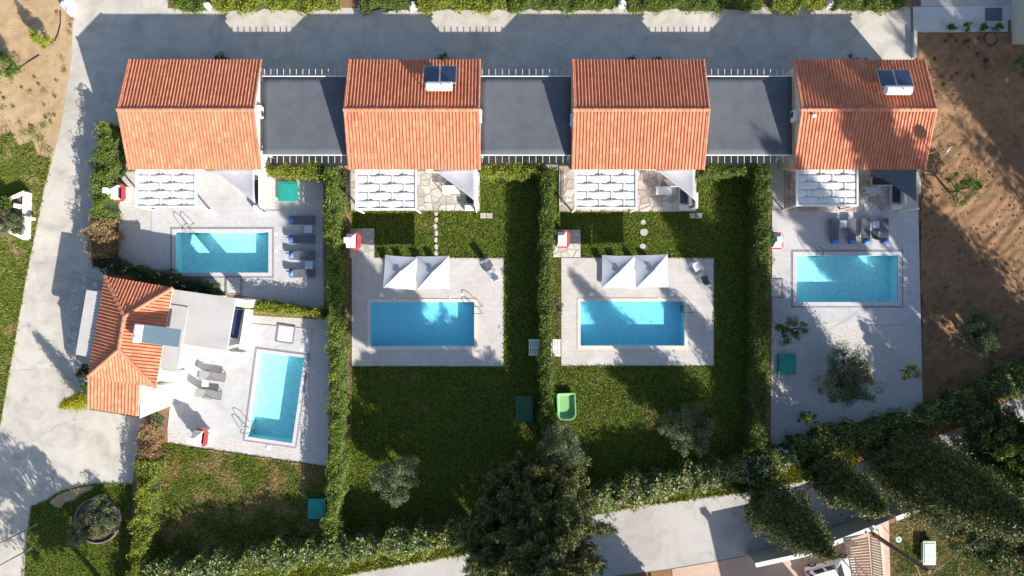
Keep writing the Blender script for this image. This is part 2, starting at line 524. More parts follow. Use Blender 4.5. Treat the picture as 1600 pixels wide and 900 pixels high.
def sample_poly(poly, dens, holes=()):
    a = np.array([tuple(p) for p in poly])
    lo, hi = a.min(0), a.max(0)
    n = int((hi[0] - lo[0]) * (hi[1] - lo[1]) * dens)
    p = RNG.uniform(lo, hi, (n, 2))
    k = inpoly(p, a)
    for h in holes:
        k &= ~inpoly(p, np.array([tuple(q) for q in h]))
    return p[k]


def np_mesh(name, V, F, tv=None):
    """V (n,3); F (m,k) equal-sized faces; tv one number per face"""
    me = bpy.data.meshes.new(name)
    me.vertices.add(len(V)); me.vertices.foreach_set("co", V.astype(np.float32).ravel())
    m_, k = F.shape
    me.loops.add(m_ * k); me.loops.foreach_set("vertex_index", F.astype(np.int32).ravel())
    me.polygons.add(m_)
    me.polygons.foreach_set("loop_start", np.arange(0, m_ * k, k, dtype=np.int32))
    me.polygons.foreach_set("loop_total", np.full(m_, k, np.int32))
    if tv is not None:
        at = me.attributes.new("tv", 'FLOAT', 'FACE')
        at.data.foreach_set("value", tv.astype(np.float32))
    me.update(calc_edges=True)
    return me


def unit(a):
    return a / (np.linalg.norm(a, axis=1, keepdims=True) + 1e-9)


def leaves(name, pts, size, mat, parent, nrm=None, bias=0.6, aspect=0.5, tv=None):
    n = len(pts)
    d = unit(RNG.normal(size=(n, 3)))
    if nrm is not None:
        d = unit(d * (1 - bias) + nrm * bias)
    a = unit(np.cross(d, RNG.normal(size=(n, 3))))
    b_ = np.cross(d, a)
    s = RNG.uniform(size[0], size[1], (n, 1)) * 0.5
    V = np.stack([pts - a * s, pts - b_ * s * aspect, pts + a * s, pts + b_ * s * aspect], 1).reshape(-1, 3)
    F = np.arange(n * 4).reshape(n, 4)
    if tv is None:
        tv = RNG.uniform(0, 1, n)
    return link(name, np_mesh(name, V, F, np.clip(tv, 0, 1)), mat, parent)


def grass(name, label, poly, mat, dens=110, h=(0.03, 0.10), holes=(), cat="grass", z=0.012):
    p = sample_poly(poly, dens, holes)
    n = len(p)
    base = np.c_[p, np.full(n, z)]
    t = RNG.uniform(0, 2 * np.pi, n)
    w = RNG.uniform(0.018, 0.045, n)
    hh = RNG.uniform(h[0], h[1], n)
    dx = np.c_[np.cos(t) * w, np.sin(t) * w, np.zeros(n)]
    tip = base + np.c_[RNG.normal(0, .10, n), RNG.normal(0, .10, n), hh]
    V = np.stack([base - dx, base + dx, tip], 1).reshape(-1, 3)
    F = np.arange(n * 3).reshape(n, 3)
    o = link(name, np_mesh(name, V, F, RNG.uniform(0, 1, n)), mat)
    return tag(o, label, cat, kind="stuff")


def path_eval(pts, s):
    """positions and left normals at arc lengths s of a polyline (numpy)"""
    P_ = np.array([tuple(p) for p in pts])
    d = np.diff(P_, axis=0)
    L = np.hypot(d[:, 0], d[:, 1])
    cum = np.r_[0, np.cumsum(L)]
    i = np.clip(np.searchsorted(cum, s, 'right') - 1, 0, len(L) - 1)
    t = (s - cum[i]) / L[i]
    pos = P_[i] + d[i] * t[:, None]
    tan = d[i] / L[i][:, None]
    return pos, np.c_[-tan[:, 1], tan[:, 0]], cum[-1]


def hedge(label, pxpts, w, h, mat, core="inner_growth", dens=(330, 85), size=(0.09, 0.16), lump=0.14, group="hedges between the plots", flowers=None, tvshift=0.0, cat="hedge", name="hedge"):
    pts = P2(pxpts, h)
    _, _, L = path_eval(pts, np.array([0.0]))
    c = pts[len(pts) // 2]
    root = thing(name, label, cat, (c[0], c[1], 0), group=group)
    ph = RNG.uniform(0, 6.28, 6)

    def wob(s):
        return lump * (np.sin(s * 1.3 + ph[0]) + np.sin(s * 2.9 + ph[1]) + 0.7 * np.sin(s * 5.3 + ph[2])) / 1.6
    # solid dark core, added so the hedge is not see-through
    ns = max(3, int(L / 0.5))
    s = np.linspace(0.05, L - 0.05, ns)
    pos, nr, _ = path_eval(pts, s)
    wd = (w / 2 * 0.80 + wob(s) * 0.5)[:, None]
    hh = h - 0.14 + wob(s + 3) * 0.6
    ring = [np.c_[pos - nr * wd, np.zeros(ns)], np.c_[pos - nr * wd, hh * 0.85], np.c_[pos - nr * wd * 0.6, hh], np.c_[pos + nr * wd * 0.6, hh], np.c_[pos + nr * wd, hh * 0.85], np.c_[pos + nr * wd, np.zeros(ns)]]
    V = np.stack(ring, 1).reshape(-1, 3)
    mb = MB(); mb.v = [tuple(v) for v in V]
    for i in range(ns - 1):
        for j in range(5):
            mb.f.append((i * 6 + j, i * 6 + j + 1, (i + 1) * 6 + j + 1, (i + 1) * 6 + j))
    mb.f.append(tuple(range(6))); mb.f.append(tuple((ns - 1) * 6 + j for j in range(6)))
    mb.build("dark_core", core, root)
    # leaves: top and both sides
    nt_, nsd = int(L * w * dens[0]), int(L * h * dens[1])
    s = RNG.uniform(0, L, nt_); pos, nr, _ = path_eval(pts, s)
    q = RNG.uniform(-1, 1, nt_)
    off = q * (w / 2 + wob(s))
    z = h + wob(s + 3) * 0.8 - 0.18 * np.abs(q) ** 3 + RNG.normal(0, 0.05, nt_) + 0.05 * np.sin(off * 9 + s * 7)
    A = np.c_[pos + nr * off[:, None], z]; NA = np.c_[nr * (q * 0.5)[:, None], np.ones(nt_)]
    Ps, Ns = [A], [NA]
    for sg in (-1, 1):
        s = RNG.uniform(0, L, nsd); pos, nr, _ = path_eval(pts, s)
        zz = RNG.uniform(0.05, h, nsd)
        off = sg * (w / 2 + wob(s) + RNG.normal(0, 0.06, nsd) + 0.05 * np.sin(zz * 8 + s * 6))
        Ps.append(np.c_[pos + nr * off[:, None], zz]); Ns.append(np.c_[nr * sg, np.full(nsd, 0.3)])
    for e, end in ((0.0, -1), (L, 1)):
        k = int(w * h * dens[1])
        pos, nr, _ = path_eval(pts, np.full(k, max(0, min(e, L - 1e-4))))
        tn_ = np.c_[nr[:, 1], -nr[:, 0]] * end
        o_ = RNG.uniform(-w / 2, w / 2, k)
        Ps.append(np.c_[pos + nr * o_[:, None] + tn_ * RNG.uniform(0, .12, (k, 1)), RNG.uniform(0.05, h, k)])
        Ns.append(np.c_[tn_, np.full(k, 0.3)])
    pts3 = np.concatenate(Ps); N3 = unit(np.concatenate(Ns))
    tv = RNG.uniform(0, 1, len(pts3)) * 0.7 + 0.3 * (0.5 + 0.5 * np.sin(pts3[:, 0] * 2.3 + 1.7 * np.sin(pts3[:, 1] * 1.1)) * np.sin(pts3[:, 1] * 2.9 + pts3[:, 2] * 3)) + tvshift
    K = int(L * 3.5)
    sh = A[RNG.integers(0, len(A), K)] + RNG.normal(0, 0.12, (K, 3)) * np.array([1, 1, 0.4]) + np.array([0, 0, 0.12])
    sh = np.repeat(sh, 9, 0) + RNG.normal(0, 0.10, (K * 9, 3))
    pts3 = np.concatenate([pts3, sh]); N3 = np.concatenate([N3, np.tile([[0, 0, 1.0]], (len(sh), 1))]); tv = np.r_[tv, RNG.uniform(0.35, 1.0, len(sh))]
    leaves("foliage", pts3, size, mat, root, N3, 0.45, tv=tv)
    if flowers:
        for nm, fm, per in flowers:
            k = int(L * per)
            cen = A[RNG.integers(0, len(A), k)] + np.array([0, 0, 0.06])
            pp = np.repeat(cen, 7, 0) + RNG.normal(0, 0.055, (k * 7, 3))
            leaves(nm, pp, (0.05, 0.10), fm, root, np.tile([[0, 0, 1.0]], (k * 7, 1)), 0.5, 0.9)
    return root


def limbs_mb(base, H_, r0, targets):
    mb = MB()
    b0 = Vector(base)
    top = b0 + Vector((0, 0, H_))
    mb.tube([b0 - Vector((0, 0, .1)), b0 + Vector((0.03, 0.02, H_ * 0.5)), top], [r0 * 1.25, r0, r0 * 0.7], 8)
    for t in targets:
        t = Vector(t)
        st = b0 + Vector((0, 0, H_ * random.uniform(0.7, 1.0)))
        mid = (st + t) / 2 + Vector((random.uniform(-.1, .1), random.uniform(-.1, .1), 0.08))
        mb.tube([st, mid, t], [r0 * 0.5, r0 * 0.35, r0 * 0.12], 6)
    return mb


def round_tree(label, cat, px, py, zc, rx, rz, mat, K=40, per=90, cr=0.33, leaf=(0.09, 0.17), name="tree", group=None, trunk=None, r0=0.09, aspect=0.42):
    """broadleaf or olive: photo centre of the crown at height zc"""
    c = P(px, py, zc)
    root = thing(name, label, cat, (c.x, c.y, 0), group=group)
    d = unit(RNG.normal(size=(K, 3)))
    rad = RNG.uniform(0.25, 1, K) ** 0.5
    wob = 1 + 0.22 * np.sin(3 * np.arctan2(d[:, 1], d[:, 0]) + RNG.uniform(0, 6)) + RNG.normal(0, .08, K)
    cc = d * rad[:, None] * np.c_[rx * wob, rx * wob, np.full(K, rz)] + np.array([c.x, c.y, zc])
    limbs_mb((c.x, c.y, 0), max(0.4, zc - rz * 0.6), r0, [cc[i] for i in range(0, K, 2)]).build("trunk", "bark", root)
    pts = np.repeat(cc, per, 0) + unit(RNG.normal(size=(K * per, 3))) * (RNG.uniform(0.1, 1, (K * per, 1)) ** 0.6) * cr * np.repeat(RNG.uniform(0.6, 1.3, K), per)[:, None]
    nr = unit(pts - np.array([c.x, c.y, zc - rz * 0.3]))
    tv = 0.7 * RNG.uniform(0, 1, len(pts)) + 0.3 * np.repeat(RNG.uniform(0, 1, K), per)
    leaves("crown", pts, leaf, mat, root, nr, 0.35, aspect, tv)
    return root


def cypress(label, px, py, H_, rmax, mat="leaf_cypress", n=24000, group="tall cypress trees", z0=0.6, shape=0.75, core=0.70, leaf=(0.08, 0.28), twigs=False, name="cypress_tree", cat="tree"):
    b0 = P(px, py, 0)
    root = thing(name, label, cat, (b0.x, b0.y, 0), group=group)
    mb = MB().tube([(b0.x, b0.y, -.1), (b0.x, b0.y, H_ * 0.6), (b0.x, b0.y, H_ * 0.97)], [0.07 + H_ * 0.014, 0.04 + H_ * 0.008, 0.03], 8)
    mb.build("trunk", "bark", root)

    def prof(t):
        return rmax * np.clip(np.minimum(1, (t + 0.03) / 0.16) ** 0.6 * (1 - np.clip((t - 0.25) / 0.75, 0, 1) ** 1.6) ** shape, 0.02, 1)
    ph = RNG.uniform(0, 6.28, 5)

    def lump(t, a):
        return 1 + 0.13 * np.sin(3 * a + 9 * t + ph[0]) + 0.12 * np.sin(5 * a - 17 * t + ph[1]) + 0.09 * np.sin(9 * a + 31 * t + ph[2])
    # solid dark core, added to block light through the crown
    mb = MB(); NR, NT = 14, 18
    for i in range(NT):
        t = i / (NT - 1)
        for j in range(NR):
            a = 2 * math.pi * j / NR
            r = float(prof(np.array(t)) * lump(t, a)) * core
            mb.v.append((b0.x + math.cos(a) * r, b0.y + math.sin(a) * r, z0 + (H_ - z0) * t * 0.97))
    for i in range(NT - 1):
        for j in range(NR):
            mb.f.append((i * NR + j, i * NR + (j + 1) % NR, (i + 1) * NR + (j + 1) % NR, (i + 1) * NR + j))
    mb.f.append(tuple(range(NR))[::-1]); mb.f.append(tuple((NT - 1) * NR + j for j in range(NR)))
    mb.build("dark_core", "inner_growth", root)
    K = n // 26
    t = RNG.uniform(0, 1, K) ** 1.15; a = RNG.uniform(0, 2 * np.pi, K)
    r = prof(t) * lump(t, a) * RNG.uniform(0.74, 1.16, K)
    cen = np.c_[np.cos(a) * r, np.sin(a) * r, z0 + (H_ - z0) * t]
    out = np.c_[np.cos(a), np.sin(a), np.full(K, 0.9)]
    cs = RNG.uniform(0.6, 1.3, K)
    m_ = 26
    loc = RNG.normal(0, 1, (K * m_, 3)) * np.array([0.17, 0.17, 0.30]) * (0.5 + rmax / 4)
    pts = np.repeat(cen, m_, 0) + loc * np.repeat(cs, m_)[:, None] + np.array([b0.x, b0.y, 0])
    tv = 0.55 * RNG.uniform(0, 1, K * m_) + 0.45 * np.repeat(RNG.uniform(0, 1, K), m_)
    leaves("crown", pts, leaf, mat, root, np.repeat(unit(out), m_, 0), 0.5, 0.45, tv)
    if twigs:
        mb = MB()
        for k in range(110):
            tt = random.uniform(0.15, 0.7); aa = random.uniform(2.2, 5.2)
            rr = float(prof(np.array(tt)))
            p0 = Vector((b0.x + math.cos(aa) * rr * 0.6, b0.y + math.sin(aa) * rr * 0.6, z0 + (H_ - z0) * tt))
            p1 = Vector((b0.x + math.cos(aa) * rr * 1.12, b0.y + math.sin(aa) * rr * 1.12, p0.z + random.uniform(0.5, 1.4)))
            mb.tube([p0, (p0 + p1) / 2 + Vector((random.uniform(-.2, .2), random.uniform(-.2, .2), 0)), p1], [0.035, 0.025, 0.01], 4)
        mb.build("bare_twigs", "twig_grey", root)
    return root

# ================================================================== SETTING
ZD = 0.06          # top of the pool decks
POOLS = [  # (water corners in the photo, style)
    dict(q=[(275, 363), (420, 363), (420, 426), (275, 426)], rim=0.28, style="dark", basin="basin_turquoise"),
    dict(q=[(579, 472), (741, 472), (741, 541), (579, 541)], rim=0.25, style="cream", basin="basin_blue"),
    dict(q=[(907, 471), (1069, 471), (1069, 540), (907, 540)], rim=0.25, style="cream", basin="basin_blue"),
    dict(q=[(1244, 399), (1402, 399), (1402, 472), (1244, 472)], rim=0.30, style="dark", basin="basin_turquoise"),
    dict(q=[(406, 550), (476, 559), (457, 692), (388, 682)], rim=0.25, style="dark", basin="basin_turquoise"),
]


def grow(poly, d):
    """offset a convex clockwise-or-not quad outwards by d metres"""
    n = len(poly); c = sum((Vector(p) for p in poly), Vector((0, 0))) / n
    out = []
    for i in range(n):
        p0, p1, p2 = Vector(poly[i - 1]), Vector(poly[i]), Vector(poly[(i + 1) % n])
        e1 = (p1 - p0).normalized(); e2 = (p2 - p1).normalized()
        n1 = Vector((e1.y, -e1.x)); n2 = Vector((e2.y, -e2.x))
        if n1.dot(p1 - c) < 0: n1 = -n1; 
        if n2.dot(p1 - c) < 0: n2 = -n2
        k = (n1 + n2).normalized()
        out.append(p1 + k * d / max(0.3, k.dot(n1)))
    return out


for p in POOLS:
    p["w"] = P2(p["q"])
    p["hole"] = grow(p["w"], 0.02)

HOLES = [p["hole"] for p in POOLS]
big = 2500
sheet("ground", [(-big, -big), (big, -big), (big, big), (-big, big)], 0.0, "soil_brown", HOLES)

ROAD = [(120, -160), (262, -160), (262, 13), (1422, 11), (1426, 92), (1440, 304), (1205, 308), (1180, 268), (195, 262), (176, 330), (174, 405), (165, 432), (140, 640), (232, 655), (212, 715), (207, 756), (160, 755), (125, 759), (95, 768), (72, 782), (50, 792), (40, 850), (33, 1060), (-160, 1060), (-90, 900), (-40, 850), (0, 668), (40, 440), (68, 300), (95, 200), (112, 90)]
sheet("road", P2(ROAD), 0.010, "concrete_road")
LOWROAD = [(380, 1010), (540, 897), (735, 862), (925, 803), (1000, 790), (1165, 768), (1250, 752), (1330, 728), (1500, 668), (1700, 560), (1900, 430), (1930, 500), (1700, 660), (1560, 730), (1390, 790), (1300, 822), (1165, 868), (1050, 888), (920, 905), (740, 930), (500, 1010)]
sheet("lower_road", P2(LOWROAD), 0.010, "asphalt_light")
LEFTSOIL = [(-300, -160), (118, -160), (112, 90), (95, 200), (80, 260), (-300, 260)]
sheet("dirt_plot", P2(LEFTSOIL), 0.006, "soil_tan")
LEFTLAWN = [(-300, 205), (-40, 198), (0, 214), (18, 205), (30, 228), (52, 221), (60, 243), (80, 247), (68, 300), (40, 440), (0, 668), (-40, 850), (-300, 900)]
sheet("verge_lawn", P2(LEFTLAWN), 0.014, "lawn_scrub")

# tilled field at the right: real furrows and clods
def clod_field(name, pxpoly, mat, step=0.13, amp=0.11, furrow=0.12):
    poly = P2(pxpoly)
    a = np.array([tuple(p) for p in poly])
    lo, hi = a.min(0), a.max(0)
    nx, ny = int((hi[0] - lo[0]) / step), int((hi[1] - lo[1]) / step)
    X, Y = np.meshgrid(np.linspace(lo[0], hi[0], nx), np.linspace(lo[1], hi[1], ny))
    def layer(cell, stretch=(1.0, 1.0), ang=0.0):
        ca, sa = math.cos(ang), math.sin(ang)
        U = (X * ca + Y * sa) / (cell * stretch[0]); W_ = (-X * sa + Y * ca) / (cell * stretch[1])
        U = U - U.min(); W_ = W_ - W_.min()
        g = RNG.normal(0, 1, (int(W_.max()) + 3, int(U.max()) + 3))
        iu, iw = U.astype(int), W_.astype(int)
        fu, fw = U - iu, W_ - iw
        fu = fu * fu * (3 - 2 * fu); fw = fw * fw * (3 - 2 * fw)
        return (g[iw, iu] * (1 - fu) + g[iw, iu + 1] * fu) * (1 - fw) + (g[iw + 1, iu] * (1 - fu) + g[iw + 1, iu + 1] * fu) * fw
    Z = 0.07 + np.clip(amp * 0.30 * layer(1.5) + amp * 0.25 * layer(0.6) + amp * 0.18 * layer(0.28) + furrow * 0.30 * layer(0.42, (7.0, 1.0), 0.9) + furrow * 0.12 * layer(0.2, (9.0, 1.0), 0.75), -0.05, 0.35)
    V = np.c_[X.ravel(), Y.ravel(), Z.ravel()]
    I = np.arange(nx * ny).reshape(ny, nx)
    F = np.stack([I[:-1, :-1], I[:-1, 1:], I[1:, 1:], I[1:, :-1]], -1).reshape(-1, 4)
    cen = V[F].mean(1)[:, :2]
    F = F[inpoly(cen, a)]
    o = link(name, np_mesh(name, V, F), mat)
    return tag(o, kind="structure")


clod_field("tilled_field", [(1430, 52), (1680, 52), (1700, 560), (1600, 590), (1443, 672), (1437, 330), (1445, 262), (1432, 95)], "soil_brown")
clod_field("rough_dirt", [(-60, -60), (108, -60), (104, 90), (88, 195), (-60, 200)], "soil_tan", 0.2, 0.045, 0.02)

# plots around the pools
LOT1 = P2([(178, 268), (505, 268), (506, 484), (380, 462), (250, 432), (175, 408), (172, 340)])
sheet("gravel_bed", LOT1, 0.016, "gravel_white", [HOLES[0]])
DECK1 = P2([(237, 258), (414, 258), (414, 329), (504, 329), (504, 438), (430, 438), (385, 462), (352, 452), (352, 433), (237, 429)])
sheet("pool_deck", DECK1, ZD, "deck_grey", [HOLES[0]], ZD)
sheet("gravel_bed", P2([(262, 660), (262, 692), (512, 728), (517, 500), (380, 492), (300, 480)]), 0.016, "gravel_white", [HOLES[4]])
sheet("pool_deck", P2([(270, 500), (330, 500), (488, 514), (480, 610), (466, 702), (262, 671), (274, 560)]), ZD, "deck_grey", [HOLES[4]], ZD)
DECK2 = P2([(550, 403), (787, 403), (787, 572), (550, 572)])
sheet("pool_deck", DECK2, ZD, "deck_beige", [HOLES[1]], ZD)
DECK3 = P2([(877, 403), (1115, 403), (1115, 571), (877, 571)])
sheet("pool_deck", DECK3, ZD, "deck_beige", [HOLES[2]], ZD)
sheet("gravel_bed", P2([(1207, 300), (1434, 300), (1442, 640), (1204, 706)]), 0.016, "gravel_white", [HOLES[3]])
sheet("pool_deck", P2([(1206, 328), (1434, 331), (1438, 507), (1206, 505)]), ZD, "deck_grey", [HOLES[3]], ZD)
sheet("planting_strip", P2([(535, 404), (549, 404), (549, 690), (537, 690)]), 0.018, "mulch")
sheet("planting_strip", P2([(864, 404), (876, 404), (876, 572), (864, 572)]), 0.018, "mulch")

# lawns
LAWN2 = P2([(532, 262), (846, 262), (852, 730), (735, 850), (640, 862), (525, 868), (536, 690), (550, 690), (550, 330), (532, 330)])
LAWN3 = P2([(862, 262), (1182, 262), (1190, 715), (1130, 745), (930, 800), (862, 740)])
LAWN5 = P2([(248, 690), (262, 693), (512, 730), (512, 850), (400, 880), (215, 895), (235, 760)])
LAWN6 = P2([(50, 792), (72, 782), (95, 768), (125, 759), (160, 755), (207, 756), (202, 1000), (33, 1000), (42, 850)])
LAWN8 = P2([(1390, 820), (1470, 792), (1640, 730), (1640, 1000), (1395, 1000)])
sheet("lawn", LAWN2, 0.008, "lawn_green", [HOLES[1]])
sheet("lawn", LAWN3, 0.008, "lawn_green", [HOLES[2]])
sheet("lawn", LAWN5, 0.020, "lawn_patchy")
sheet("lawn", LAWN6, 0.020, "lawn_green")
sheet("lawn", LAWN8, 0.020, "lawn_patchy")
sheet("bare_patch", P2([(76, 784), (95, 770), (125, 761), (148, 758), (143, 766), (126, 772), (117, 781), (101, 785), (96, 794), (86, 792)]), 0.026, "soil_tan")
NOG2 = [P2([(678, 326), (685, 326), (685, 402), (678, 402)]), DECK2, P2([(546, 356), (586, 356), (586, 404), (546, 404)]), P2([(540, 255), (748, 255), (748, 329), (545, 329)])]
NOG3 = [DECK3, P2([(862, 358), (908, 358), (908, 404), (862, 404)]), P2([(870, 255), (1090, 255), (1090, 329), (870, 329)])]
grass("grass", "short mown grass around the second villa's pool deck", LAWN2, "grass_green", 480, holes=NOG2)
grass("grass", "short mown grass around the third villa's pool deck", LAWN3, "grass_green", 480, holes=NOG3)
grass("grass", "half dry lawn grass below the lower left pool terrace", LAWN5, "grass_patchy", 440, z=0.022)
grass("grass", "green lawn grass around the ring planter in the lower left corner", LAWN6, "grass_green", 480, z=0.022, holes=[P2([(76, 784), (95, 770), (125, 761), (148, 758), (143, 766), (126, 772), (117, 781), (101, 785), (96, 794), (86, 792)])])
grass("grass", "weedy green grass on the verge left of the concrete road", LEFTLAWN[:0] or [p for p in P2([(-60, 205), (0, 214), (18, 205), (30, 228), (52, 221), (60, 243), (80, 247), (68, 300), (40, 440), (0, 668), (-60, 880)])], "grass_scrub", 150, (0.06, 0.18), z=0.016)
grass("grass", "lawn grass beside the neighbour's tree in the lower right corner", LAWN8, "grass_patchy", 120, z=0.022)
grass("grass", "bright grass verge between flowering hedge and lower road", P2([(230, 900), (400, 850), (560, 840), (745, 805), (745, 864), (560, 896), (400, 925), (230, 960)]), "grass_verge", 420, (0.08, 0.24))
grass("grass", "bright grass verge along the lower road beneath the pink flowers", P2([(915, 765), (1000, 740), (1165, 715), (1250, 695), (1340, 670), (1340, 728), (1250, 754), (1165, 770), (1000, 792), (915, 808)]), "grass_verge", 420, (0.08, 0.24))


sheet("road_verge", P2([(230, 890), (400, 850), (560, 840), (745, 805), (745, 864), (560, 896), (400, 925), (230, 970)]), 0.0085, "lawn_green")
sheet("road_verge", P2([(915, 765), (1000, 740), (1165, 715), (1250, 695), (1340, 670), (1340, 728), (1250, 754), (1165, 770), (1000, 792), (915, 808)]), 0.0085, "lawn_green")


def weeds(label, polypx, n, mat, r=0.35, per=60, name="weeds"):
    """scattered low weeds on bare ground"""
    c = sample_poly(P2(polypx), 1.0)
    c = c[RNG.permutation(len(c))[:n]]
    rr = RNG.uniform(0.3, 1.0, len(c)) * r
    pts = np.repeat(c, per, 0) + RNG.normal(0, 1, (len(c) * per, 2)) * np.repeat(rr, per)[:, None] * 0.5
    pts = np.c_[pts, RNG.uniform(0.05, 0.2, len(pts))]
    o = leaves(name, pts, (0.06, 0.13), mat, None, np.tile([[0, 0, 1.0]], (len(pts), 1)), 0.4)
    return tag(o, label, "weeds", kind="stuff")


weeds("patches of scrub grass where dirt meets the verge lawn", [(-40, 180), (92, 205), (70, 290), (30, 240), (-40, 215)], 60, "grass_scrub", 0.7, 90)
weeds("sparse green weeds on the tan dirt beside the road", [(-40, 110), (100, 120), (88, 215), (-40, 215)], 60, "leaf_hedge", 0.3, 40)
weeds("dry straw weeds along the road edge of the dirt plot", [(85, 20), (116, 20), (110, 95), (88, 150), (70, 100)], 45, "leaf_brown", 0.35, 40)
weeds("scattered dull weeds over the shaded tilled soil", [(1440, 330), (1600, 330), (1600, 560), (1445, 650)], 70, "leaf_olive", 0.22, 25)
weeds("green weeds growing on the tilled soil right of the last villa", [(1430, 55), (1580, 55), (1540, 110), (1500, 160), (1432, 170)], 40, "leaf_dark", 0.4, 45)
weeds("yellow green weeds in a strip beside the last villa's wall", [(1448, 165), (1480, 150), (1500, 215), (1470, 300), (1440, 350), (1436, 262)], 38, "grass_scrub", 0.4, 45)


def stones(label, polypx, dens, mat, r=(0.03, 0.11), z=0.09):
    c = sample_poly(P2(polypx), dens)
    n = len(c)
    base = np.array([(1, 0, 0), (-1, 0, 0), (0, 1, 0), (0, -1, 0), (0, 0, 1), (0, 0, -1)], float)
    tri = np.array([(0, 2, 4), (2, 1, 4), (1, 3, 4), (3, 0, 4), (2, 0, 5), (1, 2, 5), (3, 1, 5), (0, 3, 5)])
    rr = RNG.uniform(*r, (n, 1, 1)) * RNG.uniform(0.6, 1.3, (n, 6, 1))
    V = base[None] * rr * np.array([1, 1, 0.7]) + np.c_[c, np.full(n, z)][:, None, :]
    F = (tri[None] + 6 * np.arange(n)[:, None, None]).reshape(-1, 3)
    me = np_mesh("stones", V.reshape(-1, 3), F); me.shade_flat()
    return tag(link("stones", me, mat), label, "stones", kind="stuff")


stones("clods and stones scattered over the tilled soil at right", [(1440, 55), (1640, 55), (1640, 575), (1445, 660), (1440, 330), (1448, 262)], 5.0, "soil_brown")
stones("small stones scattered over the tan dirt plot", [(-50, -50), (104, -50), (100, 90), (84, 195), (-50, 200)], 4.0, "soil_tan", (0.02, 0.08), 0.07)


def clip_half(poly, p, n):
    out = []
    for i in range(len(poly)):
        a, b_ = poly[i], poly[(i + 1) % len(poly)]
        da, db = (a - p).dot(n), (b_ - p).dot(n)
        if da <= 0: out.append(a)
        if (da < 0 < db) or (db < 0 < da):
            out.append(a + (b_ - a) * (da / (da - db)))
    return out


def flagstones(parent, quad, z, size, mat, gap=0.032, name="flagstone", skip=0.0):
    """irregular stones laid over a quad, each with its own edges"""
    quad = [Vector(q) for q in quad]
    xs = [q.x for q in quad]; ys = [q.y for q in quad]
    seeds = []
    y = min(ys)
    while y < max(ys):
        x = min(xs)
        while x < max(xs):
            seeds.append(Vector((x + random.uniform(0.05, 0.95) * size, y + random.uniform(0.05, 0.95) * size)))
            x += size
        y += size
    a = np.array([tuple(q) for q in quad])
    keep = inpoly(np.array([tuple(s) for s in seeds]), a)
    seeds = [s for s, k in zip(seeds, keep) if k]
    for s in seeds:
        cell = quad[:]
        ar = sum(cell[i].x * cell[(i + 1) % 4].y - cell[(i + 1) % 4].x * cell[i].y for i in range(4))
        for t in seeds:
            if t is s or (t - s).length > size * 3.2: continue
            n = (t - s).normalized()
            cell = clip_half(cell, (s + t) / 2 - n * gap, n)
            if len(cell) < 3: break
        if len(cell) < 3 or random.random() < skip: continue
        zz = z + random.uniform(-0.004, 0.008)
        MB().prism([tuple(c) for c in cell], z - 0.03, zz).build(name, mat, parent)


def fringe(label, px, mat="grass_green", n_m=26, out=0.10):
    """ragged grass lapping over a straight paving edge"""
    pts = [tuple(p) for p in P2(px)]
    _, _, L = path_eval(pts, np.array([0.0]))
    n = int(L * n_m)
    sarc = RNG.uniform(0, L - 1e-3, n)
    pos, nr, _ = path_eval(pts, sarc)
    k = 0.5 + 0.5 * np.sin(sarc * 2.1) * np.sin(sarc * 5.3 + 1)
    p = pos + nr * (RNG.normal(0, out * 0.6, n) * k)[:, None]
    p3 = np.c_[p, RNG.uniform(0.06, 0.14, n)]
    o = leaves("edge_grass", p3, (0.08, 0.20), mat, None, np.tile([[0, 0, 1.0]], (n, 1)), 0.5, 0.4)
    return tag(o, label, "grass", kind="stuff")


fringe("ragged grass around the deck of the second villa's pool", [(550, 573), (788, 573), (788, 403), (590, 402)])
fringe("ragged grass around the deck of the third villa's pool", [(877, 572), (1116, 572), (1116, 403), (910, 402)])
fringe("ragged grass below the second villa's terrace", [(548, 331), (750, 331), (751, 290)])
fringe("ragged grass below the third villa's terrace", [(873, 332), (1088, 332), (1090, 290)])
fringe("ragged grass at the edge of the left road", [(80, 247), (68, 300), (40, 440), (0, 668)], "grass_scrub", 40, 0.25)
fringe("ragged dry grass below the slanted pool terrace", [(262, 694), (512, 731)], "grass_patchy", 30)
fringe("ragged grass at the lower left lawn edge", [(205, 756), (160, 755), (125, 759), (95, 768), (72, 782), (50, 792), (42, 850), (36, 900)], "grass_green", 30, 0.14)


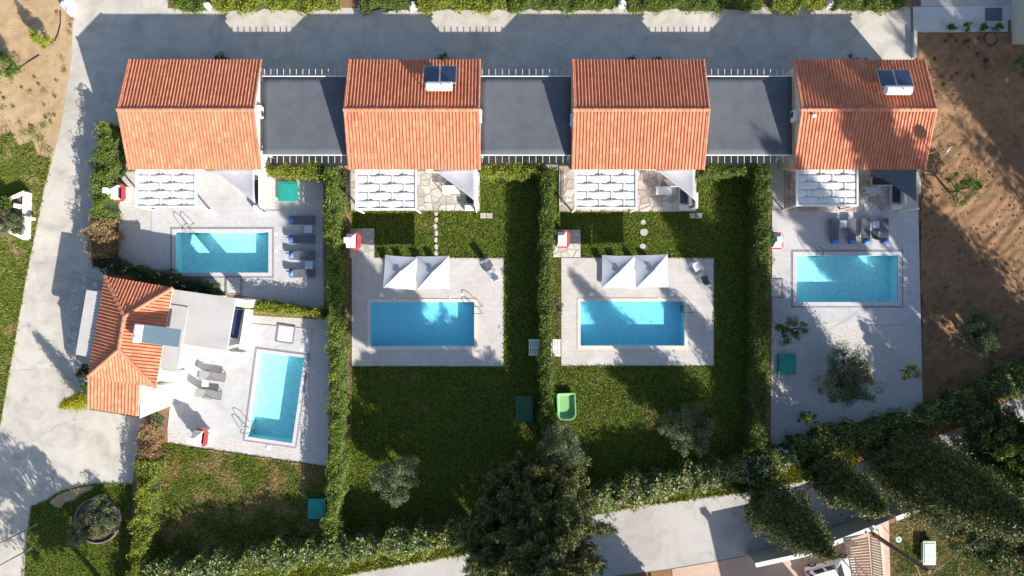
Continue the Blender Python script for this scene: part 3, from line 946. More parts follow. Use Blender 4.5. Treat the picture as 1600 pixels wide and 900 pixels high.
# ------------------------------------------------------------------ pools
def swim_pool(i, label):
    p = POOLS[i]
    w = p["w"]
    c = sum((Vector(q) for q in w), Vector((0, 0))) / 4
    root = thing("swimming_pool", label, "swimming pool", (c.x, c.y, 0))
    # basin: walls and floor
    depth = -1.0
    mb = MB()
    n = 4
    vs = [(q[0], q[1], ZD + 0.004) for q in w] + [(q[0], q[1], depth) for q in w]
    mb.add(vs, [(4, 5, 6, 7)] + [(k, (k + 1) % 4, 4 + (k + 1) % 4, 4 + k) for k in range(4)])
    mb.build("basin", p["basin"], root)
    ww = grow(w, -0.003)
    mb = MB().add([(q[0], q[1], -0.09) for q in ww], [(0, 1, 2, 3)]).build("water", "water", root)
    e = (Vector(w[1]) - Vector(w[0])).normalized()
    for k in (-0.22, 0.22):
        q = c + (Vector(w[1]) - Vector(w[0])) * k
        MB().cbox((q.x, q.y, depth + 0.012), 0.20, 0.20, 0.02, rz=math.atan2(e.y, e.x)).build("floor_drain", p["basin"], root)
    inner = w; o1 = grow(w, p["rim"])
    z0, z1 = ZD - 0.02, ZD + 0.035

    def ring(name, a, b_, mat, z1):
        for k in range(4):
            k2 = (k + 1) % 4
            MB().prism([tuple(a[k]), tuple(b_[k]), tuple(b_[k2]), tuple(a[k2])], z0, z1).build(name, mat, root)
    if p["style"] == "cream":
        ring("coping", inner, o1, "coping_cream", z1)
    else:
        o2 = grow(o1, 0.13)
        ring("coping", inner, grow(o1, -0.01), "coping_grey", z1)
        ring("border_strip", o1, o2, "coping_dark", ZD + 0.012)
    return root


POOLL = ["turquoise pool with dark border by four blue-pillowed loungers", "blue pool with cream edge below the left pair of umbrellas",
         "blue pool with cream edge below the right pair of umbrellas", "large turquoise pool with dark border below the rightmost villa",
         "slanted turquoise pool beside the hipped-roof house"]
ROOTS = [swim_pool(i, l) for i, l in enumerate(POOLL)]


def ladder(label, px, py, ang):
    """steel ladder: local +y points from deck into the pool"""
    c = P(px, py)
    t = thing("pool_ladder", label, "pool ladder", (c.x, c.y, 0), R(ang), "steel pool ladders")
    for s in (-0.26, 0.26):
        pts = [(s, -0.55, ZD)]
        pts += [(s, -0.55 + 0.06 * k, ZD + 0.35 + 0.1 * k) for k in range(3)]
        for k in range(9):
            a = math.pi * k / 8
            pts.append((s, -0.12 - 0.30 * math.cos(a), ZD + 0.62 + 0.26 * math.sin(a)))
        pts += [(s, 0.20, 0.1), (s, 0.16, -0.75)]
        MB().tube(pts, 0.024, 8).build("handrail", "steel_dark", t, False, True)
    for z in (-0.15, -0.4, -0.65):
        MB().cbox((0, 0.17, z), 0.5, 0.10, 0.03).build("step", "steel", t, False)


ladder("bent steel ladder at the top edge of the first villa's pool", 299, 361, 180)
ladder("bent steel ladder at the right end of the pool below the left umbrellas", 743, 484, 90)
ladder("bent steel ladder at the right end of the pool below the right umbrellas", 1071, 483, 90)
ladder("bent steel ladder at the top left of the rightmost villa's pool", 1273, 397, 180)
ladder("bent steel ladder on the left edge of the slanted pool", 390, 668, -98)


def lid(label, px, py, s=0.28, mat="paint_white", rz=0):
    c = P(px, py)
    t = thing("skimmer_lid", label, "skimmer lid", (c.x, c.y, ZD), R(rz), "white square skimmer lids on the pool decks")
    MB().cbox((0, 0, 0.004), s, s, 0.02, bev=0.004).build("rim", mat, t, False)
    MB().cbox((0, 0, 0.016), s * 0.78, s * 0.78, 0.02, bev=0.004).build("cover", mat, t, False)


lid("white square lid left above the pool under left umbrellas", 596, 461)
lid("tiny white lid above left half of the pool under left umbrellas", 616, 466, 0.16)
lid("tiny white lid above right half of the pool under left umbrellas", 703, 465, 0.16)
lid("white square lid right above the pool under left umbrellas", 722, 460)
lid("white square lid left above the pool under right umbrellas", 924, 460)
lid("tiny white lid above left half of the pool under right umbrellas", 944, 465, 0.16)
lid("tiny white lid above right half of the pool under right umbrellas", 1030, 465, 0.16)
lid("white square lid right above the pool under right umbrellas", 1050, 460)
lid("upper white square lid right of the first villa's pool", 431, 365, 0.25)
lid("lower white square lid right of the first villa's pool", 431, 392, 0.25)
lid("white square lid left of the rightmost villa's pool", 1229, 464, 0.26)
lid("white square lid right of the rightmost villa's pool", 1414, 436, 0.26)
lid("white square lid set in gravel below the slanted pool", 420, 699, 0.34, rz=-8)
lid("white square lid above the slanted pool", 470, 546, 0.22, rz=-8)


def pebble_pit(label, px, py, wx, wy, rz, mat="gravel_white"):
    """pump chamber: dark kerb with a pebble-filled lid"""
    c = P(px, py)
    t = thing("pump_pit", label, "pump pit", (c.x, c.y, 0), R(rz), "pump pits beside the pools")
    k = 0.12
    for x, y, a, b_ in ((0, wy / 2 - k / 2, wx, k), (0, -wy / 2 + k / 2, wx, k), (-wx / 2 + k / 2, 0, k, wy - 2 * k), (wx / 2 - k / 2, 0, k, wy - 2 * k)):
        MB().cbox((x, y, ZD + 0.02), a, b_, 0.09).build("kerb", "coping_dark", t, False)
    MB().cbox((0, 0, ZD + 0.01), wx - 2 * k - 0.01, wy - 2 * k - 0.01, 0.07).build("cover", mat, t, False)


pebble_pit("white pebble filled pit below the first villa's pool", 366, 446, 1.25, 1.5, 0)
pebble_pit("white covered pit with grey kerb above the slanted pool", 447, 522, 1.4, 1.4, -8, "paint_white")
pebble_pit("pebble pit at the hedge left of the rightmost villa's pool", 1213, 451, 1.0, 1.5, 0)

# ================================================================== HOUSES
PROF = [(0.0, 0.0), (0.08, 0.044), (0.20, 0.074), (0.31, 0.083), (0.42, 0.074), (0.54, 0.044), (0.62, 0.0)]


def tile_sheet(name, O, U, V, N, lu, lv, colw, course, parent, clips=()):
    """joined interlocking clay tiles: barrel + trough, every course lapping over the one below"""
    O, U, V, N = (np.array(tuple(a)) for a in (O, U, V, N))
    nu, nv = int(round(lu / colw)), int(round(lv / course))
    colw, course = lu / nu, lv / nv
    us = np.array([(k + p[0]) * colw for k in range(nu) for p in PROF] + [lu])
    hs = np.array([p[1] for k in range(nu) for p in PROF] + [0.0])
    m_ = len(us)
    V_, F_, T_ = [], [], []
    k0 = 0
    tileid = np.repeat(np.arange(nu), len(PROF))
    for j in range(nv):
        v0, v1 = j * course, min((j + 1) * course + 0.04, lv)
        jit = np.r_[np.repeat(RNG.normal(0, 0.004, nu), len(PROF)), 0]
        rows = []
        for v, add in ((v0, -0.012), (v0, 0.006), (v1, 0.0)):
            h = hs + add if add >= 0 else hs * 0.2 + add
            rows.append(O + np.outer(us, U) + np.outer(np.full(m_, v), V) + np.outer(h + 0.02 + jit, N))
        V_.append(np.concatenate(rows))
        i = np.arange(m_ - 1)
        rt = RNG.uniform(0, 1, nu)[tileid]
        for a in (0, 1):
            F_.append(np.stack([k0 + a * m_ + i, k0 + a * m_ + i + 1, k0 + (a + 1) * m_ + i + 1, k0 + (a + 1) * m_ + i], 1))
            T_.append(rt)
        k0 += 3 * m_
    me = np_mesh(name, np.concatenate(V_), np.concatenate(F_), np.concatenate(T_))
    if clips:
        bm = bmesh.new(); bm.from_mesh(me)
        for co, no in clips:
            bmesh.ops.bisect_plane(bm, geom=bm.verts[:] + bm.edges[:] + bm.faces[:], plane_co=co, plane_no=no, clear_outer=True)
        bm.to_mesh(me); bm.free()
    me.shade_flat()
    o = link(name, me, "roof_tile", parent)
    return tag(o, kind="stuff")


def half_tile_mesh(L, r, taper=0.88):
    mb = MB()
    n = 7
    for x, s in ((-L / 2, 1.0), (L / 2, taper)):
        for th in (0.0, 0.018):
            for k in range(n):
                a = math.pi * k / (n - 1)
                rr = r * s - th
                mb.v.append((x, math.cos(a) * rr, math.sin(a) * rr * 0.85))
    q = lambda e, t, k: e * 2 * n + t * n + k
    for k in range(n - 1):
        mb.f += [(q(0, 0, k), q(1, 0, k), q(1, 0, k + 1), q(0, 0, k + 1)), (q(0, 1, k + 1), q(1, 1, k + 1), q(1, 1, k), q(0, 1, k)),
                 (q(0, 0, k + 1), q(0, 1, k + 1), q(0, 1, k), q(0, 0, k)), (q(1, 0, k), q(1, 1, k), q(1, 1, k + 1), q(1, 0, k + 1))]
    me = bpy.data.meshes.new("half_tile")
    me.from_pydata(mb.v, [], mb.f)
    me.materials.append(MAT["ridge_tile"])
    return me


RIDGE_ME = half_tile_mesh(0.50, 0.15)
VERGE_ME = half_tile_mesh(0.43, 0.10)


def tile_row(name, me, a, b_, pitch, parent, lift=0.0, up=Vector((0, 0, 1))):
    a, b_ = Vector(a), Vector(b_)
    d = b_ - a
    n = max(1, int(round(d.length / pitch)))
    X = d.normalized(); Y = up.cross(X).normalized(); Z = X.cross(Y)
    rot = Matrix((X, Y, Z)).transposed().to_euler()
    base = root_loc(parent)
    for k in range(n):
        p = a + d * ((k + 0.5) / n) + Z * (lift + random.uniform(-.004, .004))
        o = link(name, me, None, parent, False)
        o.location = p - base
        o.rotation_euler = (rot.x + random.uniform(-.02, .02), rot.y + 0.03, rot.z + random.uniform(-.012, .012))


def window(parent, c, w, h, nrm, name="window"):
    """framed window on a wall facing nrm (an axis vector)"""
    c = Vector(c); n = Vector(nrm); u = Vector((0, 0, 1)).cross(n).normalized()
    def slab(mb, du, dz, ww, hh, d0, d1):
        p = [c + u * (du + sx * ww / 2) + Vector((0, 0, dz + sz * hh / 2)) + n * d for d in (d0, d1) for sx, sz in ((-1, -1), (1, -1), (1, 1), (-1, 1))]
        mb.add(p, [(3, 2, 1, 0), (4, 5, 6, 7), (0, 1, 5, 4), (1, 2, 6, 5), (2, 3, 7, 6), (3, 0, 4, 7)])
        return mb
    f = 0.07
    mb = MB()
    for du, dz, ww, hh in ((0, h / 2, w + f, f), (0, -h / 2, w + f, f), (-w / 2, 0, f, h - f), (w / 2, 0, f, h - f), (0, 0, f, h - f)):
        slab(mb, du, dz, ww, hh, 0.003, 0.05)
    wi = mb.build(name, "paint_white", parent)
    for s in (-1, 1):
        slab(MB(), s * w / 4, 0, w / 2 - f, h - f, 0.003, 0.018).build("pane", "glass_dark", wi)
    slab(MB(), 0, -h / 2 - 0.07, w + 0.2, 0.05, 0.003, 0.12).build("sill", "coping_grey", wi)


YF, YR, YM, ZE, ZR = 8.74, 16.80, 12.77, 3.05, 4.50
VX = [(-28.25, -18.45), (-12.04, -2.34), (4.40, 14.15), (20.70, 30.40)]


def villa(i, label):
    x0, x1 = VX[i]
    t = thing("villa", label, "house", ((x0 + x1) / 2, YM, 0), group="row of four gabled villas")
    a, b_ = x0 + 0.22, x1 - 0.22
    yf, yr = YF + 0.45, YR - 0.40
    zw = ZE + 0.45 * (ZR - ZE) / (YM - YF) - 0.12
    # walls: pentagon prism along x
    prof = [(yf, 0), (yr, 0), (yr, zw), (YM, ZR - 0.14), (yf, zw)]
    vs = [(x, y, z) for x in (a, b_) for y, z in prof]
    MB().add(vs, [(4, 3, 2, 1, 0), (5, 6, 7, 8, 9), (0, 1, 6, 5), (1, 2, 7, 6), (2, 3, 8, 7), (3, 4, 9, 8), (4, 0, 5, 9)]).build("wall", "plaster_cream" if i == 3 else "plaster_white", t)
    # eaves boards under the tiles
    run, rise = YM - YF, ZR - ZE
    L = math.hypot(run, rise)
    for sgn, y0 in ((1, YF), (-1, YR)):
        mb = MB()
        p = [(x0 + 0.03, y0 + sgn * 0.22, ZE + 0.22 * 1.45 / 4.03 - 0.10), (x1 - 0.03, y0 + sgn * 0.22, ZE + 0.22 * 1.45 / 4.03 - 0.10), (x1 - 0.03, YM, ZR - 0.10), (x0 + 0.03, YM, ZR - 0.10)]
        q = [(x, y, z + 0.09) for x, y, z in p]
        mb.add(p + q, [(0, 1, 2, 3), (7, 6, 5, 4), (0, 4, 5, 1), (1, 5, 6, 2), (2, 6, 7, 3), (3, 7, 4, 0)])
        mb.build("roof_board", "paint_white", t)
    V = Vector((0, run, rise)).normalized(); U = Vector((1, 0, 0))
    tile_sheet("roof_tiles", (x0, YF, ZE), U, V, U.cross(V), x1 - x0, L, 0.243, 0.387, t)
    V2 = Vector((0, -run, rise)).normalized(); U2 = Vector((-1, 0, 0))
    tile_sheet("roof_tiles", (x1, YR, ZE), U2, V2, U2.cross(V2), x1 - x0, L, 0.243, 0.387, t)
    tile_row("ridge_tile", RIDGE_ME, (x0 - 0.02, YM, ZR + 0.03), (x1 + 0.02, YM, ZR + 0.03), 0.46, t)
    for x in (x0 + 0.05, x1 - 0.05):
        tile_row("verge_tile", VERGE_ME, (x, YF, ZE + 0.05), (x, YM - 0.1, ZR + 0.02), 0.387, t, up=U.cross(V))
        tile_row("verge_tile", VERGE_ME, (x, YR, ZE + 0.05), (x, YM + 0.1, ZR + 0.02), 0.387, t, up=U2.cross(V2))
    # gutters
    # openings
    for dx in (-2.6, 2.4):
        window(t, ((x0 + x1) / 2 + dx, yf, 1.35), 1.5, 1.3, (0, -1, 0))
        window(t, ((x0 + x1) / 2 + dx, yr, 1.5), 1.2, 1.0, (0, 1, 0))
    dd = MB().box((x0 + x1) / 2 - 0.5, (x0 + x1) / 2 + 0.5, yf - 0.05, yf - 0.003, 0.02, 2.15).build("door", "wood_brown", t)
    MB().tube([((x0 + x1) / 2 + 0.38, yf - 0.12, 1.05), ((x0 + x1) / 2 + 0.38, yf - 0.05, 1.05)], 0.03, 8).build("handle", "steel", dd)
    window(t, (b_, 11.2, 1.6), 0.9, 0.8, (1, 0, 0))
    window(t, (a, 11.2, 1.6), 0.9, 0.8, (-1, 0, 0))
    return t


villa(0, "leftmost gabled villa with plain orange tiled roof")
villa(1, "second villa from left, solar water heater on its upper roof slope")
villa(2, "third villa from left, gabled tile roof with nothing mounted on it")
villa(3, "rightmost villa with cream walls, solar heater and dish")


def solar_heater(label, c, group="rooftop solar water heaters", panels=2, pw=1.16, pl=1.55, rz=0.0, tank_r=0.33, tank_l=1.75, drop=0.68, base_z=0.0, glass="solar_glass"):
    """collectors sloping down towards local +y, tank along the raised edge at y=0"""
    t = thing("solar_water_heater", label, "solar heater", c, rz, group)
    ang = math.atan2(-drop, pl)
    cs, sn = math.cos(ang), math.sin(ang)
    for k in range(panels):
        x = (k - (panels - 1) / 2) * (pw + 0.05)
        f = MB()
        pos = lambda y, z: (x, 0.15 + y * cs - z * sn, drop + 0.28 + y * sn + z * cs)
        f.cbox(pos(pl / 2, 0), pw, pl, 0.09, rx=ang, bev=0.01)
        fr = f.build("collector", "aluminium", t, False)
        MB().cbox(pos(pl / 2, 0.048), pw - 0.08, pl - 0.08, 0.012, rx=ang).build("glass", glass, fr, False)
    pts = [(-tank_l / 2 - 0.05, -0.10, drop + 0.40), (-tank_l / 2, -0.10, drop + 0.40), (tank_l / 2, -0.10, drop + 0.40), (tank_l / 2 + 0.05, -0.10, drop + 0.40)]
    tk = MB().tube(pts, [tank_r * 0.8, tank_r, tank_r, tank_r * 0.8], 20).build("tank", "enamel_white", t, False, False)
    MB().tube([(0.2, -0.1, drop + 0.40 + tank_r - 0.02), (0.2, -0.1, drop + 0.40 + tank_r + 0.06)], 0.035, 8).build("valve", "steel_dark", tk, False)
    w = panels * (pw + 0.05) / 2 - 0.1
    for s in (-w, w):
        MB().bar((s, -0.1, base_z), (s, -0.1, drop + 0.2), 0.05).bar((s, -0.1, base_z + 0.02), (s, pl * cs + 0.1, 0.28 + base_z * 0.0), 0.05).build("stand", "aluminium", t, False)
    MB().tube([(-w - 0.1, -0.1, drop + 0.35), (-w - 0.16, 0.05, drop + 0.3), (-w - 0.05, 0.2, drop + 0.2)], 0.02, 6).build("pipe", "steel_dark", t, False)
    return t


c = P(687, 134, 4.6)
solar_heater("twin-panel solar heater with white tank on the second villa's roof", (c.x, c.y, 3.75), base_z=-0.05)
c = P(1403, 140, 4.6)
h4 = solar_heater("twin-panel solar heater with white tank on the rightmost villa's roof", (c.x - 0.1, c.y, 3.72), base_z=-0.05)


def ac_unit(label, x, y, z, rz):
    t = thing("air_conditioner", label, "air conditioner", (x, y, z), rz, "outdoor air conditioner units on the villa walls")
    MB().cbox((0.19, 0, 0.3), 0.34, 0.85, 0.6, bev=0.02).build("casing", "enamel_white", t, False)
    MB().tube([(0.36, -0.12, 0.3), (0.375, -0.12, 0.3)], 0.24, 18).build("fan_grille", "steel_dark", t, False)
    for s in (-0.3, 0.3):
        MB().bar((0.0, s, -0.02), (0.36, s, -0.02), 0.04).build("bracket", "steel", t, False)


ac_unit("white air conditioner high on the leftmost villa's right wall", VX[0][1] - 0.22, 12.9, 3.05, 0)
ac_unit("white air conditioner on the second villa's right gable wall", VX[1][1] - 0.22, 12.6, 3.0, 0)
ac_unit("white air conditioner on the third villa's left gable wall", VX[2][0] + 0.22, 12.3, 3.0, math.pi)
ac_unit("white air conditioner on the rightmost villa's cream left wall", VX[3][0] + 0.22, 12.6, 2.95, math.pi)


def carport(label, x0, x1):
    z = 2.9
    y0, y1 = 9.84, 15.62
    t = thing("carport", label, "carport", ((x0 + x1) / 2, (y0 + y1) / 2, 0), group="grey carports between the villas")
    # slightly sagging canopy
    mb = MB(); nx, ny = 15, 13
    for j in range(ny):
        for i in range(nx):
            u, v = i / (nx - 1), j / (ny - 1)
            sag = 0.02 * abs(math.sin(u * math.pi * 13)) + 0.05 * math.sin(u * math.pi) * math.sin(v * math.pi)
            mb.v.append((x0 + 0.05 + (x1 - x0 - 0.1) * u, y0 + (y1 - y0) * v, z + 0.05 - sag))
    for j in range(ny - 1):
        for i in range(nx - 1):
            mb.f.append((j * nx + i, j * nx + i + 1, (j + 1) * nx + i + 1, (j + 1) * nx + i))
    o = mb.build("canopy", "canopy_grey", t, smooth=True)
    md = o.modifiers.new("thickness", 'SOLIDIFY'); md.thickness = 0.015; md.offset = 0
    n = 14
    me = None
    for k in range(n):
        x = x0 + 0.15 + (x1 - x0 - 0.3) * k / (n - 1)
        if me is None:
            o = MB().box(-0.019, 0.019, y0 - 0.58 - 12.73, y1 + 0.58 - 12.73, z - 0.065, z - 0.02).build("rafter", "rafter_grey", t, False)
            me = o.data
        else:
            o = link("rafter", me, None, t, False)
        o.location = (x - (x0 + x1) / 2, 0, 0)
    for y in (y0 - 0.02, y1 + 0.02):
        MB().box(x0 + 0.03, x1 - 0.03, y - 0.03, y + 0.03, z - 0.018, z + 0.06).build("edge_beam", "paint_white", t)
    for x in (x0 + 0.12, x1 - 0.12):
        for y in (y0 + 0.15, y1 - 0.15):
            MB().box(x - 0.05, x + 0.05, y - 0.05, y + 0.05, 0, z - 0.08).build("post", "paint_white", t)


carport("grey carport canopy between the first and second villas", VX[0][1] - 0.02, VX[1][0] + 0.02)
carport("grey carport canopy between the second and third villas", VX[1][1] - 0.02, VX[2][0] + 0.02)
carport("grey carport canopy between the third and rightmost villas", VX[2][1] - 0.02, VX[3][0] + 0.02)


def pergola(label, px0, px1, py1):
    z = 2.65
    a = P(px0, 262, z); b_ = P(px1, py1, z)
    x0, x1, y0, y1 = a.x, b_.x, b_.y, 9.1
    t = thing("pergola", label, "pergola", ((x0 + x1) / 2, (y0 + y1) / 2, 0), group="white woven pergolas in front of the villas")
    w = 0.12
    for x in (x0, x1):
        MB().box(x - w / 2, x + w / 2, y0 + w / 2, y1, z - 0.10, z + 0.10).build("side_beam", "paint_white", t)
    MB().box(x0 - w / 2, x1 + w / 2, y0 - w / 2, y0 + w / 2, z - 0.10, z + 0.10).build("front_beam", "paint_white", t)
    n = 5
    for k in range(1, n):
        x = x0 + (x1 - x0) * k / n
        MB().box(x - 0.035, x + 0.035, y0 + w / 2, y1, z - 0.035, z + 0.035).build("bar", "paint_white", t)
    rows = 5
    dy = (y1 - y0 - w) / rows
    for r in range(rows):
        mb = MB(); ns = 41
        for i in range(ns):
            u = i / (ns - 1)
            x = x0 + w / 2 + (x1 - x0 - w) * u
            zz = z + 0.10 * math.sin(math.pi * (u * n + 0.5 * 0)) * 0 + 0.05 * math.cos(math.pi * (u * n - 1 + r)) * min(1, u * n, (1 - u) * n)
            ya = y0 + w / 2 + dy * r
            for q in range(5):
                mb.v.append((x, ya + dy * q / 4, zz + 0.018 * math.sin(math.pi * q / 4)))
        for i in range(ns - 1):
            for q in range(4):
                mb.f.append((5 * i + q, 5 * i + 5 + q, 5 * i + 6 + q, 5 * i + q + 1))
        o = mb.build("fabric_strip", "fabric_white", t, smooth=True)
        md = o.modifiers.new("thickness", 'SOLIDIFY'); md.thickness = 0.012; md.offset = 0
    for x in (x0, x1):
        MB().box(x - w / 2 + 0.005, x + w / 2 - 0.005, y0 - w / 2 + 0.005, y0 + w / 2 - 0.005, 0.05, z - 0.103).build("post", "paint_white", t)


pergola("white woven pergola in front of the leftmost villa", 214, 306, 323)
pergola("white woven pergola in front of the second villa from left", 557, 650, 327)
pergola("white woven pergola in front of the third villa from left", 899, 994, 325)
pergola("white woven pergola in front of the rightmost villa", 1245, 1339, 321)


def terrace(px0, px1, py1, size, mat, rub="mortar"):
    a = P(px0, 255); b_ = P(px1, py1)
    q = [(a.x, b_.y), (b_.x, b_.y), (b_.x, a.y), (a.x, a.y)]
    s = sheet("terrace", q, 0.05, rub, (), 0.05)
    flagstones(s, [(q[0][0] + .03, q[0][1] + .03), (q[1][0] - .03, q[1][1] + .03), (q[2][0] - .03, q[2][1]), (q[3][0] + .03, q[3][1])], 0.075, size, mat)
    return s


terrace(548, 750, 330, 0.62, "flagstone_grey")
terrace(873, 1088, 331, 0.62, "flagstone_pink")
terrace(1226, 1405, 331, 0.60, "flagstone_pink")
for px0, px1, py0, py1 in ((547, 585, 357, 403), (864, 907, 359, 402)):
    a, b_ = P(px0, py0), P(px1, py1)
    q = [(a.x, b_.y), (b_.x, b_.y), (b_.x, a.y), (a.x, a.y)]
    s = sheet("barbecue_pad", q, 0.04, "mortar", (), 0.04)
    flagstones(s, q, 0.065, 0.5, "flagstone_grey")


# ------------------------------------------------------------------ terrace furniture
def bench_set(label, px0, px1, py0, py1, back=True):
    """masonry bench with dark seat pad along the right side of a terrace"""
    a, b_ = P(px0, py0), P(px1, py1)
    x0, x1, y0, y1 = a.x, b_.x, b_.y, a.y
    t = thing("built_in_bench", label, "bench", ((x0 + x1) / 2, (y0 + y1) / 2, 0), group="masonry benches on the villa terraces")
    MB().box(x0, x1, y0, y1, 0.055, 0.40).build("seat_base", "plaster_white", t)
    MB().cbox(((x0 + x1) / 2 - 0.02, (y0 + y1) / 2 + 0.05, 0.46), x1 - x0 - 0.10, y1 - y0 - 0.25, 0.11, bev=0.03).build("seat_cushion", "cushion_dark", t)
    MB().box(x1, x1 + 0.20, y0 - 0.02, y1 + 0.5, 0.055, 1.0).build("back_wall", "plaster_white", t)
    MB().box(x0 - 0.05, x1, y0 - 0.38, y0 - 0.003, 0.055, 0.62).build("end_block", "plaster_white", t)
    MB().box(x0 - 1.55, x0 - 0.003, y1 - 0.60, y1 + 0.02, 0.055, 0.40).build("return_seat", "plaster_white", t)
    MB().cbox((x0 - 0.78, y1 - 0.29, 0.45), 1.45, 0.52, 0.10, bev=0.03).build("return_cushion", "sling_grey" if not back else "cushion_dark", t)


bench_set("white bench with charcoal cushion right of the leftmost villa's patio", 401, 411, 281, 322)
bench_set("white bench under the light sail of the second villa", 728, 741, 280, 322, False)
bench_set("white bench with dark seat under the third villa's sail", 1060, 1073, 281, 322, False)
bench_set("long charcoal-cushioned corner bench on the rightmost villa's terrace", 1389, 1402, 279, 321)


def sail(label, A, B, C, mat, post, zs):
    """triangular sail: A on the eave (left), B at the right eave, C at the post"""
    a, b_, c = P(*A, zs[0]), P(*B, zs[1]), P(*C, zs[2])
    t = thing("shade_sail", label, "shade sail", (c.x, c.y, 0), group="triangular shade sails beside the villas")
    n = 12
    mb = MB(); idx = {}
    cen = (a + b_ + c) / 3
    for i in range(n + 1):
        for j in range(n + 1 - i):
            u, v = i / n, j / n
            w = 1 - u - v
            p = a * u + b_ * v + c * w
            e = 27 * u * v * w
            ed = 4 * max(u * v * (1 - w) , v * w * (1 - u), u * w * (1 - v))
            p = p + Vector((0, 0, -0.16 * e))
            p = p + (cen - p) * 0.07 * ed * (1 - e)
            idx[i, j] = len(mb.v); mb.v.append(tuple(p))
    for i in range(n):
        for j in range(n - i):
            mb.f.append((idx[i, j], idx[i, j + 1], idx[i + 1, j])[::-1])
            if j < n - i - 1:
                mb.f.append((idx[i + 1, j], idx[i, j + 1], idx[i + 1, j + 1])[::-1])
    o = mb.build("cloth", mat, t, smooth=True)
    md = o.modifiers.new("thickness", 'SOLIDIFY'); md.thickness = 0.008; md.offset = 0
    if post:
        p = P(*post, zs[2] + 0.15); 
        base = Vector((c.x - 0.1, c.y - 0.45, 0.0))
        top = Vector((base.x + 0.1, base.y - 0.05, zs[2] + 0.2))
        MB().tube([base, top], 0.065, 10).build("post", "paint_white", t)
        MB().tube([c, top - Vector((0, 0, 0.1))], 0.012, 6).build("rope", "steel", t)


sail("grey triangular shade sail over the leftmost villa's patio", (329, 263), (399, 262), (399, 318), "fabric_sail_light", (404, 328), (2.75, 2.75, 2.5))
sail("light grey triangular sail by the second villa", (676, 265), (744, 262), (744, 316), "fabric_sail_light", (745, 330), (2.75, 2.75, 2.5))
sail("light grey triangular sail beside the third villa", (1023, 264), (1087, 262), (1087, 314), "fabric_sail_light", (1088, 325), (2.75, 2.75, 2.5))
sail("dark slate triangular sail over the rightmost villa's bench", (1354, 263), (1433, 260), (1433, 316), "fabric_sail_dark", (1432, 324), (2.75, 2.75, 2.5))


def patio_table(label, px, py, w, d, mat, rz=0):
    c = P(px, py, 0.75)
    t = thing("patio_table", label, "table", (c.x, c.y, 0.055), R(rz), "terrace tables")
    MB().cbox((0, 0, 0.70), w, d, 0.05, bev=0.01).build("table_top", mat, t, False)
    for sx in (-1, 1):
        for sy in (-1, 1):
            MB().cbox((sx * (w / 2 - 0.07), sy * (d / 2 - 0.07), 0.345), 0.06, 0.06, 0.66).build("leg", "paint_white", t, False)


patio_table("white table half under the second villa's sail", 705, 296, 1.35, 0.62, "paint_white")
patio_table("white table half under the third villa's sail", 1037, 298, 1.2, 0.62, "paint_white")
patio_table("pale blue table on the rightmost villa's flagstones", 1364, 297, 1.15, 0.52, "table_pale")
patio_table("grey counter table in shade of the leftmost villa's sail", 372, 284, 1.3, 0.62, "roof_grey")
# screen walls at the terrace sides
def low_wall(label, a, b_, h, w, mat="plaster_white", name="garden_wall", cat="wall", group=None, cap=None):
    a, b_ = P(*a), P(*b_)
    d = (b_ - a); n = Vector((-d.y, d.x, 0)).normalized() * w / 2
    c = (a + b_) / 2
    t = thing(name, label, cat, (c.x, c.y, 0), group=group)
    q = [(a - n).xy, (b_ - n).xy, (b_ + n).xy, (a + n).xy]
    MB().prism([tuple(p) for p in q], 0, h).build("wall", mat, t)
    e = d.normalized() * 0.03; n2 = n * 1.2
    q = [(a - n2 - e).xy, (b_ - n2 + e).xy, (b_ + n2 + e).xy, (a + n2 - e).xy]
    MB().prism([tuple(p) for p in q], h + 0.002, h + 0.06).build("coping", cap or mat, t)
    return t


low_wall("white screen wall at the right end of the leftmost villa's front", (421, 268), (421, 280), 2.4, 0.5)
low_wall("white side wall along the second villa's terrace", (745, 269), (745, 328), 1.6, 0.2)
low_wall("low white wall between third villa's bench and lawn", (1082, 305), (1082, 328), 1.2, 0.18)


def side_fence(label, px, py0, py1, h=1.5, n=16):
    """light metal picket gate beside a villa"""
    t = thing("picket_gate", label, "gate", tuple(P(px, (py0 + py1) / 2)), group="thin metal gates beside the villas")
    a, b_ = P(px, py0), P(px, py1)
    for z in (0.15, h - 0.08):
        MB().bar((a.x, a.y, z), (b_.x, b_.y, z), 0.04).build("rail", "frame_grey", t)
    for k in range(n):
        p = a.lerp(b_, k / (n - 1))
        MB().bar((p.x, p.y, 0.02), (p.x, p.y, h), 0.022).build("picket", "frame_grey", t)


side_fence("grey picket gate left of the second villa's pergola", 548, 268, 318)
side_fence("grey picket gate left of the third villa's pergola", 878, 268, 318)
side_fence("grey picket gate left of the rightmost villa's pergola", 1232, 272, 316)

